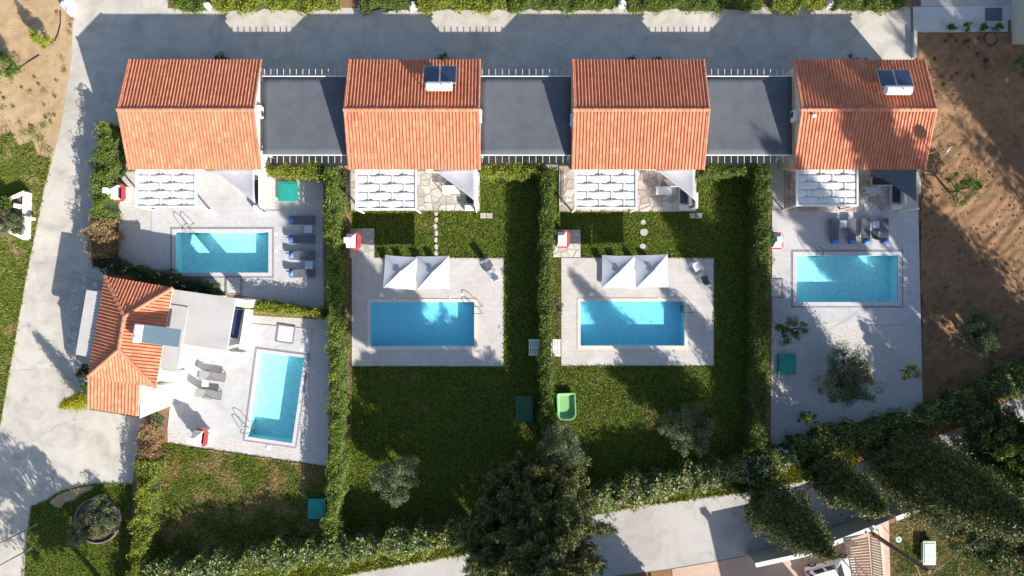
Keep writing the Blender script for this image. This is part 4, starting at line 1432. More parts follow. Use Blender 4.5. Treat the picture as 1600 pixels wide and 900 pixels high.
# ------------------------------------------------------------------ hipped house in the lower left
def hip_house():
    ze, zr = 3.40, 4.55
    A = P(165, 432, ze)
    e1 = Vector((0.9857, -0.168, 0)); e2 = Vector((-0.168, -0.9857, 0))
    W, L = 5.0, 7.4
    t = thing("bungalow", "hipped-roof bungalow with grey flat roofs beside the slanted pool", "house", tuple((A + e1 * 3 + e2 * 4).xy) + (0,))
    Pt = lambda u, v, z: Vector((A.x, A.y, 0)) + e1 * u + e2 * v + Vector((0, 0, z))
    cor = {"A": (0, 0), "D": (0, L), "C": (W, L), "B": (W, 0)}
    pk = {"A": (W / 2, W / 2), "B": (W / 2, W / 2), "D": (W / 2, L - W / 2), "C": (W / 2, L - W / 2)}
    for a, b_ in (("A", "D"), ("D", "C"), ("C", "B"), ("B", "A")):
        p0, p1 = Pt(*cor[a], ze), Pt(*cor[b_], ze)
        U = (p1 - p0).normalized()
        inw = Vector((-U.y, U.x, 0))
        V = (inw * (W / 2) + Vector((0, 0, zr - ze))).normalized()
        N = U.cross(V)
        lv = math.hypot(W / 2, zr - ze)
        mid = (p0 + p1) / 2 + inw * 0.3
        clips = []
        for k in (a, b_):
            q0, q1 = Pt(*cor[k], 0), Pt(*pk[k], 0)
            d = (q1 - q0); n = Vector((-d.y, d.x, 0)).normalized()
            if n.dot(mid - q0) > 0: n = -n
            clips.append((q0, n))
        tile_sheet("roof_tiles", p0, U, V, N, (p1 - p0).length, lv, 0.243, 0.387, t, clips)
        # board below the tiles
        r0, r1 = Pt(*pk[a], zr - 0.06), Pt(*pk[b_], zr - 0.06)
        dn = Vector((0, 0, -0.05))
        MB().add([p0 + dn, p1 + dn, r1, r0], [(0, 1, 2, 3)]).build("roof_board", "paint_white", t)
    for k in "ABCD":
        q0, q1 = Pt(*cor[k], ze + 0.06), Pt(*pk[k], zr + 0.07)
        tile_row("hip_tile", RIDGE_ME, q0, q1, 0.42, t)
    tile_row("ridge_tile", RIDGE_ME, Pt(W / 2, W / 2, zr + 0.07), Pt(W / 2, L - W / 2, zr + 0.07), 0.42, t)
    # lean-to roof at the lower end
    p0 = Pt(-0.10, L + 2.45, 2.72); p1 = Pt(3.75, L + 2.45, 2.72); u0 = Pt(-0.10, L - 0.05, 3.36)
    U = (p1 - p0).normalized(); V = (u0 - p0).normalized()
    tile_sheet("lean_to_tiles", p0, U, V, U.cross(V), (p1 - p0).length, (u0 - p0).length, 0.26, 0.387, t)
    dn = Vector((0, 0, -0.04))
    MB().add([p0 + dn, p1 + dn, Pt(3.75, L - 0.05, 3.36) + dn, u0 + dn], [(0, 1, 2, 3)]).build("roof_board", "paint_white", t)
    prism = lambda name, uv, z0, z1, mat: MB().prism([tuple(Pt(u, v, 0).xy) for u, v in uv], z0, z1).build(name, mat, t)
    wl = prism("wall", [(0.3, 0.3), (W - 0.3, 0.3), (W - 0.3, L - 0.3), (0.3, L - 0.3)], 0, ze - 0.06, "plaster_white")
    prism("lean_to_wall", [(0.15, L - 0.29), (3.55, L - 0.29), (3.55, L + 2.2), (0.15, L + 2.2)], 0, 2.66, "plaster_white")
    wd = prism("window", [(0.28, 2.6), (0.297, 2.6), (0.297, 3.9), (0.28, 3.9)], 1.0, 2.2, "glass_dark")
    prism("window", [(1.2, L + 2.203), (2.3, L + 2.203), (2.3, L + 2.22), (1.2, L + 2.22)], 1.0, 2.0, "glass_dark")

    def flat(name, pxs, z, mat, wallmat, inset=0.25, th=0.22):
        poly = P2(pxs, z)
        MB().prism([tuple(p) for p in poly], z - th, z).build(name, mat, t)
        c = sum((Vector(p) for p in poly), Vector((0, 0))) / len(poly)
        if wallmat:
            q = [tuple(Vector(p) + (c - Vector(p)).normalized() * inset) for p in poly]
            MB().prism(q, 0, z - th - 0.002).build("wall", wallmat, t)
    flat("flat_roof", [(262, 451), (368, 466), (354, 548), (250, 533)], 3.20, "roof_grey", None)
    MB().prism([tuple(p) for p in P2([(266, 455), (326, 463), (314, 539), (254, 530)], 3.2)], 0, 2.978).build("wall", "plaster_white", t)
    for px, py in ((364, 469), (351, 544)):
        c = P(px, py, 3.2)
        MB().box(c.x - 0.1, c.x + 0.1, c.y - 0.1, c.y + 0.1, 0, 2.978).build("column", "plaster_white", t)
    flat("upper_slab", [(262, 475), (294, 480), (277, 579), (246, 575)], 3.27, "roof_grey", None, th=0.06)
    MB().prism([tuple(p) for p in P2([(252, 531), (283, 535), (276, 577), (248, 573)], 3.2)], 0, 3.205).build("wall", "plaster_white", t)
    flat("terrace_roof", [(247, 578), (274, 581), (271, 597), (244, 595)], 2.3, "plaster_white", "plaster_white", 0.3)
    flat("white_roof", [(221, 599), (251, 603), (249, 641), (218, 654)], 2.60, "plaster_white", "plaster_white", 0.1)
    flat("entrance_canopy", [(135, 453), (168, 458), (150, 560), (118, 554)], 3.10, "roof_grey", None, th=0.16)
    for px, py in ((137, 456), (121, 551)):
        c = P(px, py, 3.1); c = Vector((c.x + 0.2, c.y, 0))
        MB().box(c.x - 0.08, c.x + 0.08, c.y - 0.08, c.y + 0.08, 0, 2.93).build("column", "plaster_white", t)
    # covered porch on the right
    for pxs, z, nm in (([(368, 466), (386, 469), (384, 481), (366, 478)], 2.9, "porch_beam"), ([(383, 481), (389, 482), (380, 546), (373, 545)], 0.95, "porch_wall"), ([(357, 549), (379, 552), (378, 557), (355, 554)], 0.9, "porch_wall")):
        MB().prism([tuple(p) for p in P2(pxs, z)], 0, z).build(nm, "plaster_white", t)
    return t


hip_house()
for pxs in ([(366, 482), (380, 484), (371, 530), (358, 528)],):
    c = P(369, 506)
    t = thing("porch_shade_seat", "navy cushioned sofa in the shaded porch of the bungalow", "shade stand-in", (c.x, c.y, 0))  # made-up seat, its navy top painted as the porch's deep shade
    MB().prism([tuple(p) for p in P2(pxs, 0.4)], 0.07, 0.30).build("base", "paint_white", t)
    q = grow(P2(pxs, 0.4), -0.04)
    MB().prism([tuple(p) for p in q], 0.302, 0.44).build("cushion", "porch_shade_navy", t)
c = P(217, 521, 5.0)
solar_heater("single-panel solar heater on the bungalow's tiled roof", (c.x, c.y, 3.95), panels=1, pw=1.30, pl=2.55, rz=R(-99), tank_r=0.30, tank_l=1.22, drop=0.62, base_z=-0.1, glass="solar_glass_pale")

# ------------------------------------------------------------------ satellite dish and lamp
c = P(1447, 241, 3.2)
t = thing("satellite_dish", "satellite dish on a pole at the rightmost villa's gable", "satellite dish", (c.x, c.y, 3.05))
MB().tube([(-0.35, 0.05, 0.12), (0, 0, 0.05), (0.12, 0, 0.05), (0.16, 0, 0.3), (0.16, 0, 2.0)], 0.04, 8).build("mast", "steel", t, False)
mb = MB(); n = 18
M = Matrix.Translation((0.35, -0.1, 2.05)) @ (Vector((1.0, -0.9, 0.65)).to_track_quat('Z', 'Y').to_matrix().to_4x4())
for k in range(5):
    r = 0.40 * k / 4
    for j in range(n):
        a = 2 * math.pi * j / n
        mb.v.append(tuple(M @ Vector((math.cos(a) * r, math.sin(a) * r * 1.08, 0.45 * r * r))))
for k in range(4):
    for j in range(n):
        mb.f.append((k * n + j, k * n + (j + 1) % n, (k + 1) * n + (j + 1) % n, (k + 1) * n + j))
o = mb.build("reflector", "aluminium", t, False, True)
md = o.modifiers.new("thickness", 'SOLIDIFY'); md.thickness = 0.015
MB().tube([M @ Vector((0, -0.5, 0.1)), M @ Vector((0, -0.25, 0.5)), M @ Vector((0, 0, 0.55))], 0.018, 6).build("arm", "steel", t, False)
MB().tube([M @ Vector((0, 0, 0.5)), M @ Vector((0, 0, 0.64))], 0.05, 10).build("receiver", "enamel_white", t, False)
c = P(1268, 178, 4.35)
t = thing("flood_lamp", "small white flood lamp on the rightmost villa's ridge", "lamp", (c.x, c.y, 4.3))
MB().tube([(0, 0, -0.05), (0, 0, 0.25), (0.05, -0.1, 0.32)], 0.025, 8).build("arm", "steel", t, False)
MB().cbox((0.08, -0.2, 0.32), 0.3, 0.2, 0.10, rz=0.3, bev=0.02).build("head", "enamel_white", t, False)

# ------------------------------------------------------------------ loungers
def make_lounger(style):
    t = thing("sun_lounger", "lounger", "sun lounger")
    sl_, fr, back = {"dark": ("sling_dark", "frame_grey", 8), "grey": ("sling_grey", "frame_grey", 34), "white": ("fabric_white", "paint_white", 42), "pale": ("sling_grey", "frame_grey", 10)}[style]
    w = 0.64; z = 0.34; a = R(back)
    hinge = 0.30; bl = 0.72
    mb = MB()
    for s in (-1, 1):
        mb.bar((s * w / 2, -0.97, z), (s * w / 2, 0.97 if back < 30 else 0.5, z), 0.045)
    for y in (-0.97, 0.30):
        mb.bar((-w / 2 + 0.024, y, z), (w / 2 - 0.024, y, z), 0.04)
    mb.build("frame", fr, t, False)
    for sx in (-1, 1):
        for y in (-0.8, 0.55):
            MB().bar((sx * w / 2, y, 0.0), (sx * w / 2, y, z - 0.024), 0.045).build("leg", fr, t, False)
    MB().cbox((0, (-0.95 + hinge) / 2, z + 0.015), w - 0.06, 0.95 + hinge - 0.02, 0.03, bev=0.008).build("seat", sl_, t, False)
    M = Matrix.Translation((0, hinge, z + 0.02)) @ Matrix.Rotation(a, 4, 'X')
    mb = MB().cbox((0, 0, 0), w - 0.05, bl, 0.03, bev=0.008)
    mb.v = [tuple(M @ (Vector(v) + Vector((0, bl / 2, 0)))) for v in mb.v]
    bk = mb.build("backrest", sl_, t, False)
    if style == "dark":
        mb = MB().cbox((0, 0, 0), w - 0.16, 0.34, 0.09, bev=0.035)
        mb.v = [tuple(M @ (Vector(v) + Vector((0, bl - 0.16, 0.06)))) for v in mb.v]
        mb.build("pillow", "cushion_blue", t, False, True)
    if style == "grey":
        for s in (-1, 1):
            pts = [(s * (w / 2 + 0.02), -0.30, z), (s * (w / 2 + 0.06), -0.22, z + 0.22), (s * (w / 2 + 0.06), 0.15, z + 0.24), (s * (w / 2 + 0.02), 0.38, z + 0.10)]
            MB().tube(pts, 0.018, 6).build("armrest", fr, t, False)
    return t


LOUNGE = {}


def lounger(style, label, px, py, rz, group, z=ZD, zimg=0.35):
    if style not in LOUNGE:
        LOUNGE[style] = make_lounger(style); o = LOUNGE[style]
    else:
        o = copy_tree(LOUNGE[style])
    c = P(px, py, zimg)
    o.location = (c.x, c.y, z)
    o.rotation_euler = (0, 0, R(rz))
    tag(o, label, "sun lounger", group)
    return o


for k, (y, l) in enumerate(((344, "topmost"), (374, "second from top"), (399, "third from top"), (427, "bottommost"))):
    lounger("dark", "charcoal lounger with blue pillow, %s in the column by the tall hedge" % l, 473, y, 90, "loungers beside the first villa's pool")
for k, (x, l) in enumerate(((1303, "leftmost"), (1330, "second from left"), (1352, "third from left"), (1381, "rightmost"))):
    lounger("dark", "charcoal lounger with blue pillow, %s in the rightmost villa's row" % l, x, 361, 180, "loungers beside the rightmost villa's pool")
lounger("grey", "upper grey lounger with raised back by the slanted pool", 333, 587, 81, "grey loungers by the slanted pool")
lounger("grey", "lower grey lounger with raised back by the slanted pool", 327, 615, 81, "grey loungers by the slanted pool")
for k, x in enumerate((613, 636, 664, 686)):
    lounger("white", "white lounger, number %s from left beneath the left umbrella pair" % ("one", "two", "three", "four")[k], x, 428, 0, "loungers under the umbrellas")
for k, x in enumerate((949, 971, 998, 1021)):
    lounger("white", "white lounger, number %s from left beneath the right umbrella pair" % ("one", "two", "three", "four")[k], x, 429, 0, "loungers under the umbrellas")


def side_table(label, px, py, s=0.62, mat="table_pale", h=0.42, rz=0):
    c = P(px, py, h)
    t = thing("side_table", label, "side table", (c.x, c.y, ZD), R(rz), "square side tables between loungers")
    MB().cbox((0, 0, h), s, s, 0.04, bev=0.01).build("table_top", mat, t, False)
    for sx in (-1, 1):
        for sy in (-1, 1):
            MB().cbox((sx * (s / 2 - .05), sy * (s / 2 - .05), (h - 0.022) / 2), 0.04, 0.04, h - 0.022).build("leg", "paint_white", t, False)


side_table("pale square table between upper two loungers by the tall hedge", 482, 358)
side_table("pale square table between lower two loungers by the tall hedge", 483, 414)
side_table("pale square table right of the rightmost villa's first lounger", 1317, 350, 0.55)
side_table("pale square table between the rightmost villa's last two loungers", 1368, 351, 0.55)
side_table("small white table between the two grey loungers", 321, 599, 0.5, "paint_white", 0.45, -9)


# ------------------------------------------------------------------ umbrellas
def umbrella(label, px, py, rz, size=2.55):
    zed, zap = 2.35, 2.85
    c = P(px, py, zed)
    t = thing("parasol", label, "umbrella", (c.x, c.y, ZD), R(rz), "square parasols above the pools")
    h = size / 2; n = 8
    mb = MB()
    for q in range(4):
        Mq = Matrix.Rotation(q * math.pi / 2, 4, 'Z')
        idx = {}
        for i in range(n + 1):
            r = i / n
            for j in range(n + 1):
                s = -1 + 2 * j / n
                sag = -0.10 * (1 - s * s) * math.sin(r * math.pi) * 0.6
                inset = 0.03 * (1 - s * s) * r
                z = zap + (zed - zap) * (r ** 0.92) + sag
                idx[i, j] = len(mb.v)
                mb.v.append(tuple(Mq @ Vector((s * r * h, -(r * h - inset), z))))
        for i in range(n):
            for j in range(n):
                f = (idx[i, j], idx[i + 1, j], idx[i + 1, j + 1], idx[i, j + 1])
                mb.f.append(f if i else f[1:] if False else f)
    me_o = mb.build("canopy", "fabric_umbrella", t, False)
    md = me_o.modifiers.new("thickness", 'SOLIDIFY'); md.thickness = 0.008; md.offset = 0
    mb = MB()
    k = 0.20
    mb.add([(-k, -k, zap - 0.02), (k, -k, zap - 0.02), (k, k, zap - 0.02), (-k, k, zap - 0.02), (0, 0, zap + 0.17)], [(0, 1, 4), (1, 2, 4), (2, 3, 4), (3, 0, 4)])
    mb.build("vent_cap", "fabric_umbrella", t, False)
    MB().tube([(0, 0, 0.05), (0, 0, zap - 0.03)], 0.032, 10).build("pole", "frame_grey", t, False)
    MB().cbox((0, 0, 0.045), 0.6, 0.6, 0.08, bev=0.02).build("base", "frame_grey", t, False)
    for sx in (-1, 1):
        for sy in (-1, 1):
            MB().tube([(0, 0, zap - 0.06), (sx * (h - 0.03), sy * (h - 0.03), zed - 0.03)], 0.014, 6).build("rib", "frame_grey", t, False)
    return t


umbrella("light grey square umbrella, left of the pair at the second villa's pool", 626, 426, -4, 2.48)
umbrella("light grey square umbrella, right of the pair at the second villa's pool", 677, 426, 1, 2.48)
umbrella("light grey square umbrella, left of the pair at the third villa's pool", 966, 425, -1, 2.48)
umbrella("light grey square umbrella, right of the pair at the third villa's pool", 1018, 424, 2, 2.48)


# ------------------------------------------------------------------ barbecues
def barbecue(label, px, py, rz, z=0.02):
    c = P(px, py, 0.95)
    t = thing("barbecue", label, "barbecue", (c.x, c.y, z), R(rz), "white masonry barbecues with red counters")
    # front towards local +x
    MB().box(-0.40, 0.30, -0.52, 0.52, 0, 0.78).build("base", "plaster_white", t, False)
    mb = MB().prism([(-0.45, -0.66), (0.30, -0.66), (0.50, -0.45), (0.50, 0.45), (0.30, 0.66), (-0.45, 0.66), (-0.45, 0.48), (0.20, 0.48), (0.20, -0.48), (-0.45, -0.48)], 0.782, 0.90)
    mb.build("counter", "bbq_red", t, False)
    MB().box(-0.40, 0.195, -0.475, 0.475, 0.782, 0.80).build("hearth", "soot", t, False)
    for s in (-1, 1):
        MB().box(-0.42, 0.12, s * 0.47 - 0.05, s * 0.47 + 0.05, 0.902, 1.35).build("side_wall", "plaster_white", t, False)
    MB().box(-0.47, -0.422, -0.52, 0.52, 0.0, 1.35).build("back_wall", "plaster_white", t, False)
    bt = [(-0.47, -0.54), (0.22, -0.54), (0.22, 0.54), (-0.47, 0.54)]
    tp = [(-0.42, -0.16), (-0.10, -0.16), (-0.10, 0.16), (-0.42, 0.16)]
    MB().add([(x, y, 1.352) for x, y in bt] + [(x, y, 1.80) for x, y in tp], [(3, 2, 1, 0), (4, 5, 6, 7), (0, 1, 5, 4), (1, 2, 6, 5), (2, 3, 7, 6), (3, 0, 4, 7)]).build("hood", "plaster_white", t, False)
    ch = MB().box(-0.41, -0.11, -0.15, 0.15, 1.802, 2.15).build("chimney", "plaster_white", t, False)
    MB().cbox((-0.26, 0, 2.21), 0.42, 0.42, 0.05).build("chimney_cap", "plaster_white", ch, False)


barbecue("white barbecue with red counter beside the leftmost villa's hedge", 185, 301, 0)
barbecue("white barbecue with red counter on the second villa's flagstone pad", 553, 377, 0)
barbecue("white barbecue with red counter on the third villa's flagstone pad", 880, 374, 0)
barbecue("white barbecue with red counter at the hedge by rightmost pool", 1214, 376, 0)
barbecue("white barbecue with red counter below the slanted pool terrace", 314, 684, -8)


# ------------------------------------------------------------------ garden chairs
def chair(label, px, py, rz, mat, fr, open_weave=False):
    c = P(px, py, 0.4)
    t = thing("garden_chair", label, "chair", (c.x, c.y, ZD), R(rz), "garden chairs on the pool decks")
    for sx in (-1, 1):
        for sy in (-1, 1):
            MB().tube([(sx * 0.27, sy * 0.25, 0), (sx * 0.25, sy * 0.23, 0.42)], 0.022, 8).build("leg", fr, t, False)
        MB().tube([(sx * 0.28, -0.24, 0.40), (sx * 0.30, -0.22, 0.62), (sx * 0.30, 0.22, 0.64), (sx * 0.27, 0.30, 0.5)], 0.022, 8).build("armrest", fr, t, False)
    MB().cbox((0, 0, 0.42), 0.52, 0.50, 0.03, bev=0.012).build("seat", mat, t, False)
    mb = MB().cbox((0, 0.36, 0.66), 0.50, 0.035, 0.52, rx=R(-22), bev=0.014).build("backrest", mat, t, False)


chair("grey mesh chair, upper of the two right of the left umbrellas", 763, 414, 25, "sling_dark", "frame_grey")
chair("white plastic chair, lower of the two right of the left umbrellas", 772, 430, 205, "paint_white", "paint_white")
chair("white plastic chair right of the right umbrellas", 1089, 418, 30, "paint_white", "paint_white")
chair("dark mesh chair below the white chair by right umbrellas", 1101, 436, 200, "sling_dark", "frame_grey")
chair("dark chair between the rightmost villa's last two loungers", 1367, 366, 180, "sling_dark", "frame_grey")


# ------------------------------------------------------------------ plastic hatches and tubs
def hatch(label, px, py, w, d, mat, rz=0, h=0.25, name="tank_hatch", open_=False, rad=0.06):
    c = P(px, py, h)
    t = thing(name, label, "hatch", (c.x, c.y, 0.015), R(rz), "plastic tank hatches in the gardens")
    bx = MB().cbox((0, 0, h / 2 - 0.02), w, d, h, bev=rad * 0.6).build("body", mat, t, False)
    if not open_:
        MB().cbox((0, 0, h - 0.01), w + 0.06, d + 0.06, 0.045, bev=0.015).build("rim", mat, t, False)
        MB().cbox((0, 0, h + 0.025), w * 0.84, d * 0.84, 0.035, bev=0.012).build("lid", mat, t, False)
    return t


hatch("teal square hatch in the pebbles right of the first villa", 450, 299, 1.45, 1.45, "plastic_teal")
hatch("teal square hatch at the hedge foot on the half dry lawn", 495, 795, 1.3, 1.5, "plastic_teal")
hatch("teal hatch in the gravel beside the rightmost villa's olive tree", 1230, 569, 1.3, 1.5, "plastic_teal")
hatch("dark green hatch in shade on the second villa's lawn", 819, 639, 1.3, 2.0, "plastic_green", rad=0.25)
hatch("pale mint tank lid beside the utility pole", 1452, 864, 0.95, 1.8, "plastic_pale", h=0.45, rad=0.3)

# open mint tub lying on the third lawn
c = P(885, 635, 0.3)
t = thing("garden_tub", "open mint green tub on the third villa's lawn", "tub", (c.x, c.y, 0.015), R(2))
mb = MB()
def rrect(w, d, r, n=5, low=False):
    out = []
    for cx, cy, a0 in ((w / 2, d / 2, 0), (-w / 2, d / 2, 90), (-w / 2, -d / 2, 180), (w / 2, -d / 2, 270)):
        rr = r if cy < 0 else r * 0.35
        for k in range(n):
            a = R(a0 + 90 * k / (n - 1))
            out.append((cx - math.copysign(rr, cx) + math.cos(a) * rr, cy - math.copysign(rr, cy) + math.sin(a) * rr))
    return out
rings = [(rrect(1.15, 1.75, 0.4), 0.0), (rrect(1.40, 2.05, 0.45), 0.40), (rrect(1.30, 1.95, 0.42), 0.40), (rrect(1.0, 1.6, 0.36), 0.08)]
n = len(rings[0][0])
for rg, z in rings:
    mb.v += [(x, y, z) for x, y in rg]
for k in range(3):
    for j in range(n):
        mb.f.append((k * n + j, k * n + (j + 1) % n, (k + 1) * n + (j + 1) % n, (k + 1) * n + j))
mb.f.append(tuple(3 * n + j for j in range(n)))
mb.build("shell", "plastic_mint", t, False)
mb = MB()
rg0, rg1 = rrect(1.46, 2.11, 0.47), rrect(1.30, 1.95, 0.42)
mb.v = [(x, y, 0.405) for x, y in rg0] + [(x, y, 0.43) for x, y in rg0] + [(x, y, 0.43) for x, y in rg1] + [(x, y, 0.405) for x, y in rg1]
for k in range(4):
    for j in range(n):
        mb.f.append((k * n + j, k * n + (j + 1) % n, ((k + 1) % 4) * n + (j + 1) % n, ((k + 1) % 4) * n + j))
mb.build("rim", "plastic_mint", t, False)


def slat_cover(label, px0, px1, py0, py1):
    h = 0.55
    a, b_ = P(px0, py0, h), P(px1, py1, h)
    t = thing("slatted_cover", label, "pump cover", ((a.x + b_.x) / 2, (a.y + b_.y) / 2, 0), group="white slatted pump covers at the hedge")
    w, d = b_.x - a.x, a.y - b_.y
    n = 6
    for k in range(n):
        x = -w / 2 + w * (k + 0.5) / n
        MB().box(x - w / n * 0.33, x + w / n * 0.33, -d / 2, d / 2, h - 0.03, h).build("slat", "paint_white", t, False)
    for y in (-d / 2 + 0.1, 0, d / 2 - 0.1):
        MB().box(-w / 2, w / 2, y - 0.04, y + 0.04, h - 0.075, h - 0.032).build("batten", "paint_white", t, False)
    for sx in (-1, 1):
        for sy in (-1, 1):
            MB().box(sx * (w / 2 - 0.05) - 0.03, sx * (w / 2 - 0.05) + 0.03, sy * (d / 2 - 0.1) - 0.03, sy * (d / 2 - 0.1) + 0.03, 0.0, h - 0.077).build("leg", "paint_white", t, False)


slat_cover("white slatted cover on the left side of the middle hedge", 826, 843, 530, 556)
slat_cover("white slatted cover on the right side of the middle hedge", 861, 876, 530, 557)


def slab(label, px, py, w, d, mat="stone_step", name="paving_slab", rz=0):
    c = P(px, py)
    t = thing(name, label, "paving slab", (c.x, c.y, 0), R(rz), "loose slabs on the lawns")
    MB().cbox((0, 0, 0.03), w, d, 0.07, bev=0.015).build("slab", mat, t, False)


slab("left of two concrete slabs on grass right of second villa's terrace", 755, 337, 0.46, 0.42)
slab("right of two concrete slabs on grass right of second villa's terrace", 765, 337, 0.46, 0.42)
slab("left of two concrete slabs on grass right of third villa's terrace", 1082, 337, 0.44, 0.42)
slab("right of two concrete slabs on grass right of third villa's terrace", 1092, 337, 0.44, 0.42)
def step_stone(label, px, py, r):
    c = P(px, py)
    o = MB().prism([(c.x + math.cos(k * 0.7) * r * random.uniform(.85, 1.1), c.y + math.sin(k * 0.7) * r * random.uniform(.85, 1.1)) for k in range(9)], 0, 0.07).build("stepping_stone", "stone_step")
    tag(o, label, "stepping stone", "stepping stones on the third lawn")
step_stone("large round stepping stone near the third villa's terrace", 1006, 363, 0.30)
step_stone("round stepping stone just above the right umbrella pair", 1004, 385, 0.26)
step_stone("shaded stepping stone nearest the third villa's flagstones", 1005, 347, 0.2)
for k in range(7):
    c = P(681.5 + random.uniform(-1, 1), 333 + k * 10.5)
    o = MB().prism([(c.x + math.cos(j * 0.9) * 0.19 * random.uniform(.7, 1.1), c.y + math.sin(j * 0.9) * 0.24 * random.uniform(.8, 1.1)) for j in range(7)], 0, 0.035).build("path_stone", "stone_step")
    tag(o, "worn sandy path stone on the second lawn, %s" % ("nearest the terrace", "second from the terrace", "third from the terrace", "fourth and middle of seven", "third from the umbrellas", "second from the umbrellas", "nearest the umbrellas")[k], "path stone", "stones of the path on the second lawn")

# ================================================================== HEDGES
HG = "clipped hedges between the plots"
hedge("short lime hedge behind the teal hatch of the first villa", [(418, 266), (460, 267), (500, 265)], 0.95, 1.7, "leaf_lime", group=HG, lump=0.16)
hedge("long clipped hedge between the first and second plots", [(517, 262), (519, 350), (521, 440), (523, 560), (525, 700), (521, 780), (515, 838)], 1.15, 2.1, "leaf_hedge", group=HG, lump=0.16, tvshift=0.2)
hedge("short lime hedge below the carport left of the middle hedge", [(753, 266), (800, 266), (848, 264)], 0.95, 1.7, "leaf_lime", group=HG, lump=0.16)
hedge("clipped hedge between the second and third plots", [(856, 262), (855, 350), (853, 450), (853, 560), (856, 640), (860, 705)], 0.95, 2.2, "leaf_deep", group=HG, lump=0.12)
hedge("short lime hedge below the carport left of the rightmost hedge", [(1092, 266), (1140, 267), (1186, 265)], 0.95, 1.7, "leaf_hedge", group=HG, lump=0.16)
hedge("dark clipped hedge between the third and rightmost plots", [(1194, 258), (1195, 350), (1193, 450), (1192, 560), (1190, 640), (1186, 705)], 1.15, 2.2, "leaf_deep", group=HG, lump=0.13)
hedge("bushy green hedge along the road left of the first villa", [(163, 192), (160, 240), (155, 290), (152, 338)], 1.5, 2.0, "leaf_hedge", group=HG, lump=0.3, tvshift=0.1)
hedge("dried brown bush at the end of the roadside hedge", [(153, 342), (150, 372), (153, 402)], 1.6, 1.7, "leaf_brown", "inner_brown", dens=(420, 150), group=HG, lump=0.3)
hedge("dark hedge behind the bungalow's tiled roof", [(142, 408), (200, 422), (260, 437), (330, 452)], 0.9, 1.5, "leaf_dark", group=HG, lump=0.2, flowers=[("blossom", "petal_white", 2.0)])
hedge("thin lime hedge between the two left pool terraces", [(382, 478), (440, 483), (503, 490)], 0.75, 1.3, "leaf_lime", group=HG, lump=0.12)
hedge("dried brown shrub beside the lower left forecourt", [(232, 662), (226, 690), (226, 716)], 1.4, 1.5, "leaf_brown", "inner_brown", dens=(420, 150), group=HG, lump=0.25)
hedge("yellow green hedge running down in the lower left", [(226, 722), (225, 780), (220, 830), (212, 900), (205, 960)], 1.35, 1.7, "leaf_lime", group=HG, lump=0.22)
FL = [("blossom", "petal_white", 8.0), ("pink_blossom", "petal_pink", 1.0)]
BG = "flowering shrubs along the lower road"
hedge("flowering white hedge left of the big conifer", [(215, 903), (300, 899), (400, 880), (520, 864), (640, 851), (735, 838)], 1.9, 2.3, "leaf_flower", group=BG, lump=0.35, flowers=FL, size=(0.12, 0.22), dens=(150, 45))
hedge("white and pink flowering hedge right of the big conifer", [(915, 787), (1000, 770), (1080, 753), (1160, 738), (1245, 714)], 1.9, 2.3, "leaf_flower", group=BG, lump=0.35, flowers=[("blossom", "petal_white", 14.0), ("pink_blossom", "petal_pink", 4.5)], size=(0.12, 0.22), dens=(150, 45))
hedge("dark flowering hedge at the gravel plot's lower edge", [(1245, 705), (1330, 686), (1430, 668), (1500, 640), (1600, 592), (1720, 530)], 2.0, 1.8, "leaf_flower", group=BG, lump=0.35, flowers=[("blossom", "petal_white", 3.0)], size=(0.12, 0.22), dens=(150, 45))
TG = "roadside hedges along the top edge"
for x0, x1, l, mt in ((268, 316, "leftmost piece of the top roadside hedge", "leaf_hedge"), (330, 528, "long top roadside hedge above the first carport", "leaf_lime"), (562, 638, "short top roadside hedge above the second villa", "leaf_hedge"),
                      (652, 790, "top roadside hedge right of the second white post", "leaf_lime"), (796, 960, "top roadside hedge between second and third villas", "leaf_hedge"), (984, 1192, "long top roadside hedge above the third carport", "leaf_hedge"), (1208, 1290, "top roadside hedge left of the last white post", "leaf_lime"), (1306, 1416, "rightmost piece of the top roadside hedge", "leaf_hedge")):
    hedge(l, [(x0, 1), ((x0 + x1) / 2, 0), (x1, 0)], 1.25, 0.8, mt, group=TG, lump=0.25)

# ================================================================== TREES
CY = "tall cypress trees beside the lower road"
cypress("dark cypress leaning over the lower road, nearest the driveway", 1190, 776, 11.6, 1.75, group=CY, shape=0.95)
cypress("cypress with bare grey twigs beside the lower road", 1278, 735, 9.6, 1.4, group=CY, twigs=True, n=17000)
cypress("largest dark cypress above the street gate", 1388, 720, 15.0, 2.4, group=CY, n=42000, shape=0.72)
round_tree("broad low evergreen running out of the right edge above the road", "tree", 1556, 698, 2.8, 3.5, 1.3, "leaf_cedar", 170, 120, 0.5, (0.14, 0.28), "evergreen_tree", None, r0=0.16)
OFF = "cypress trees beyond the right edge"
cypress("cypress standing beyond the lower right edge", 1668, 812, 22.5, 1.9, group=OFF, shape=0.5, n=11000, leaf=(0.25, 0.5))
cypress("broad cypress standing beyond the right edge", 1728, 705, 24.5, 2.9, group=OFF, shape=0.5, n=11000, leaf=(0.25, 0.5))
cypress("cypress farther up beyond the right edge", 1885, 548, 21.0, 3.3, group=OFF, shape=0.5, n=11000, leaf=(0.25, 0.5))
cypress("unseen cypress below the bottom edge, added to shade the second pool deck", 1022, 990, 18.5, 2.3, group="added shade trees beyond the bottom edge", shape=0.5, n=11000, leaf=(0.25, 0.5))  # unseen tree, added to cast shade on the second villa's pool deck
cypress("cypress farthest up beyond the right edge", 1905, 440, 18.0, 3.4, group=OFF, shape=0.5, n=11000, leaf=(0.25, 0.5))

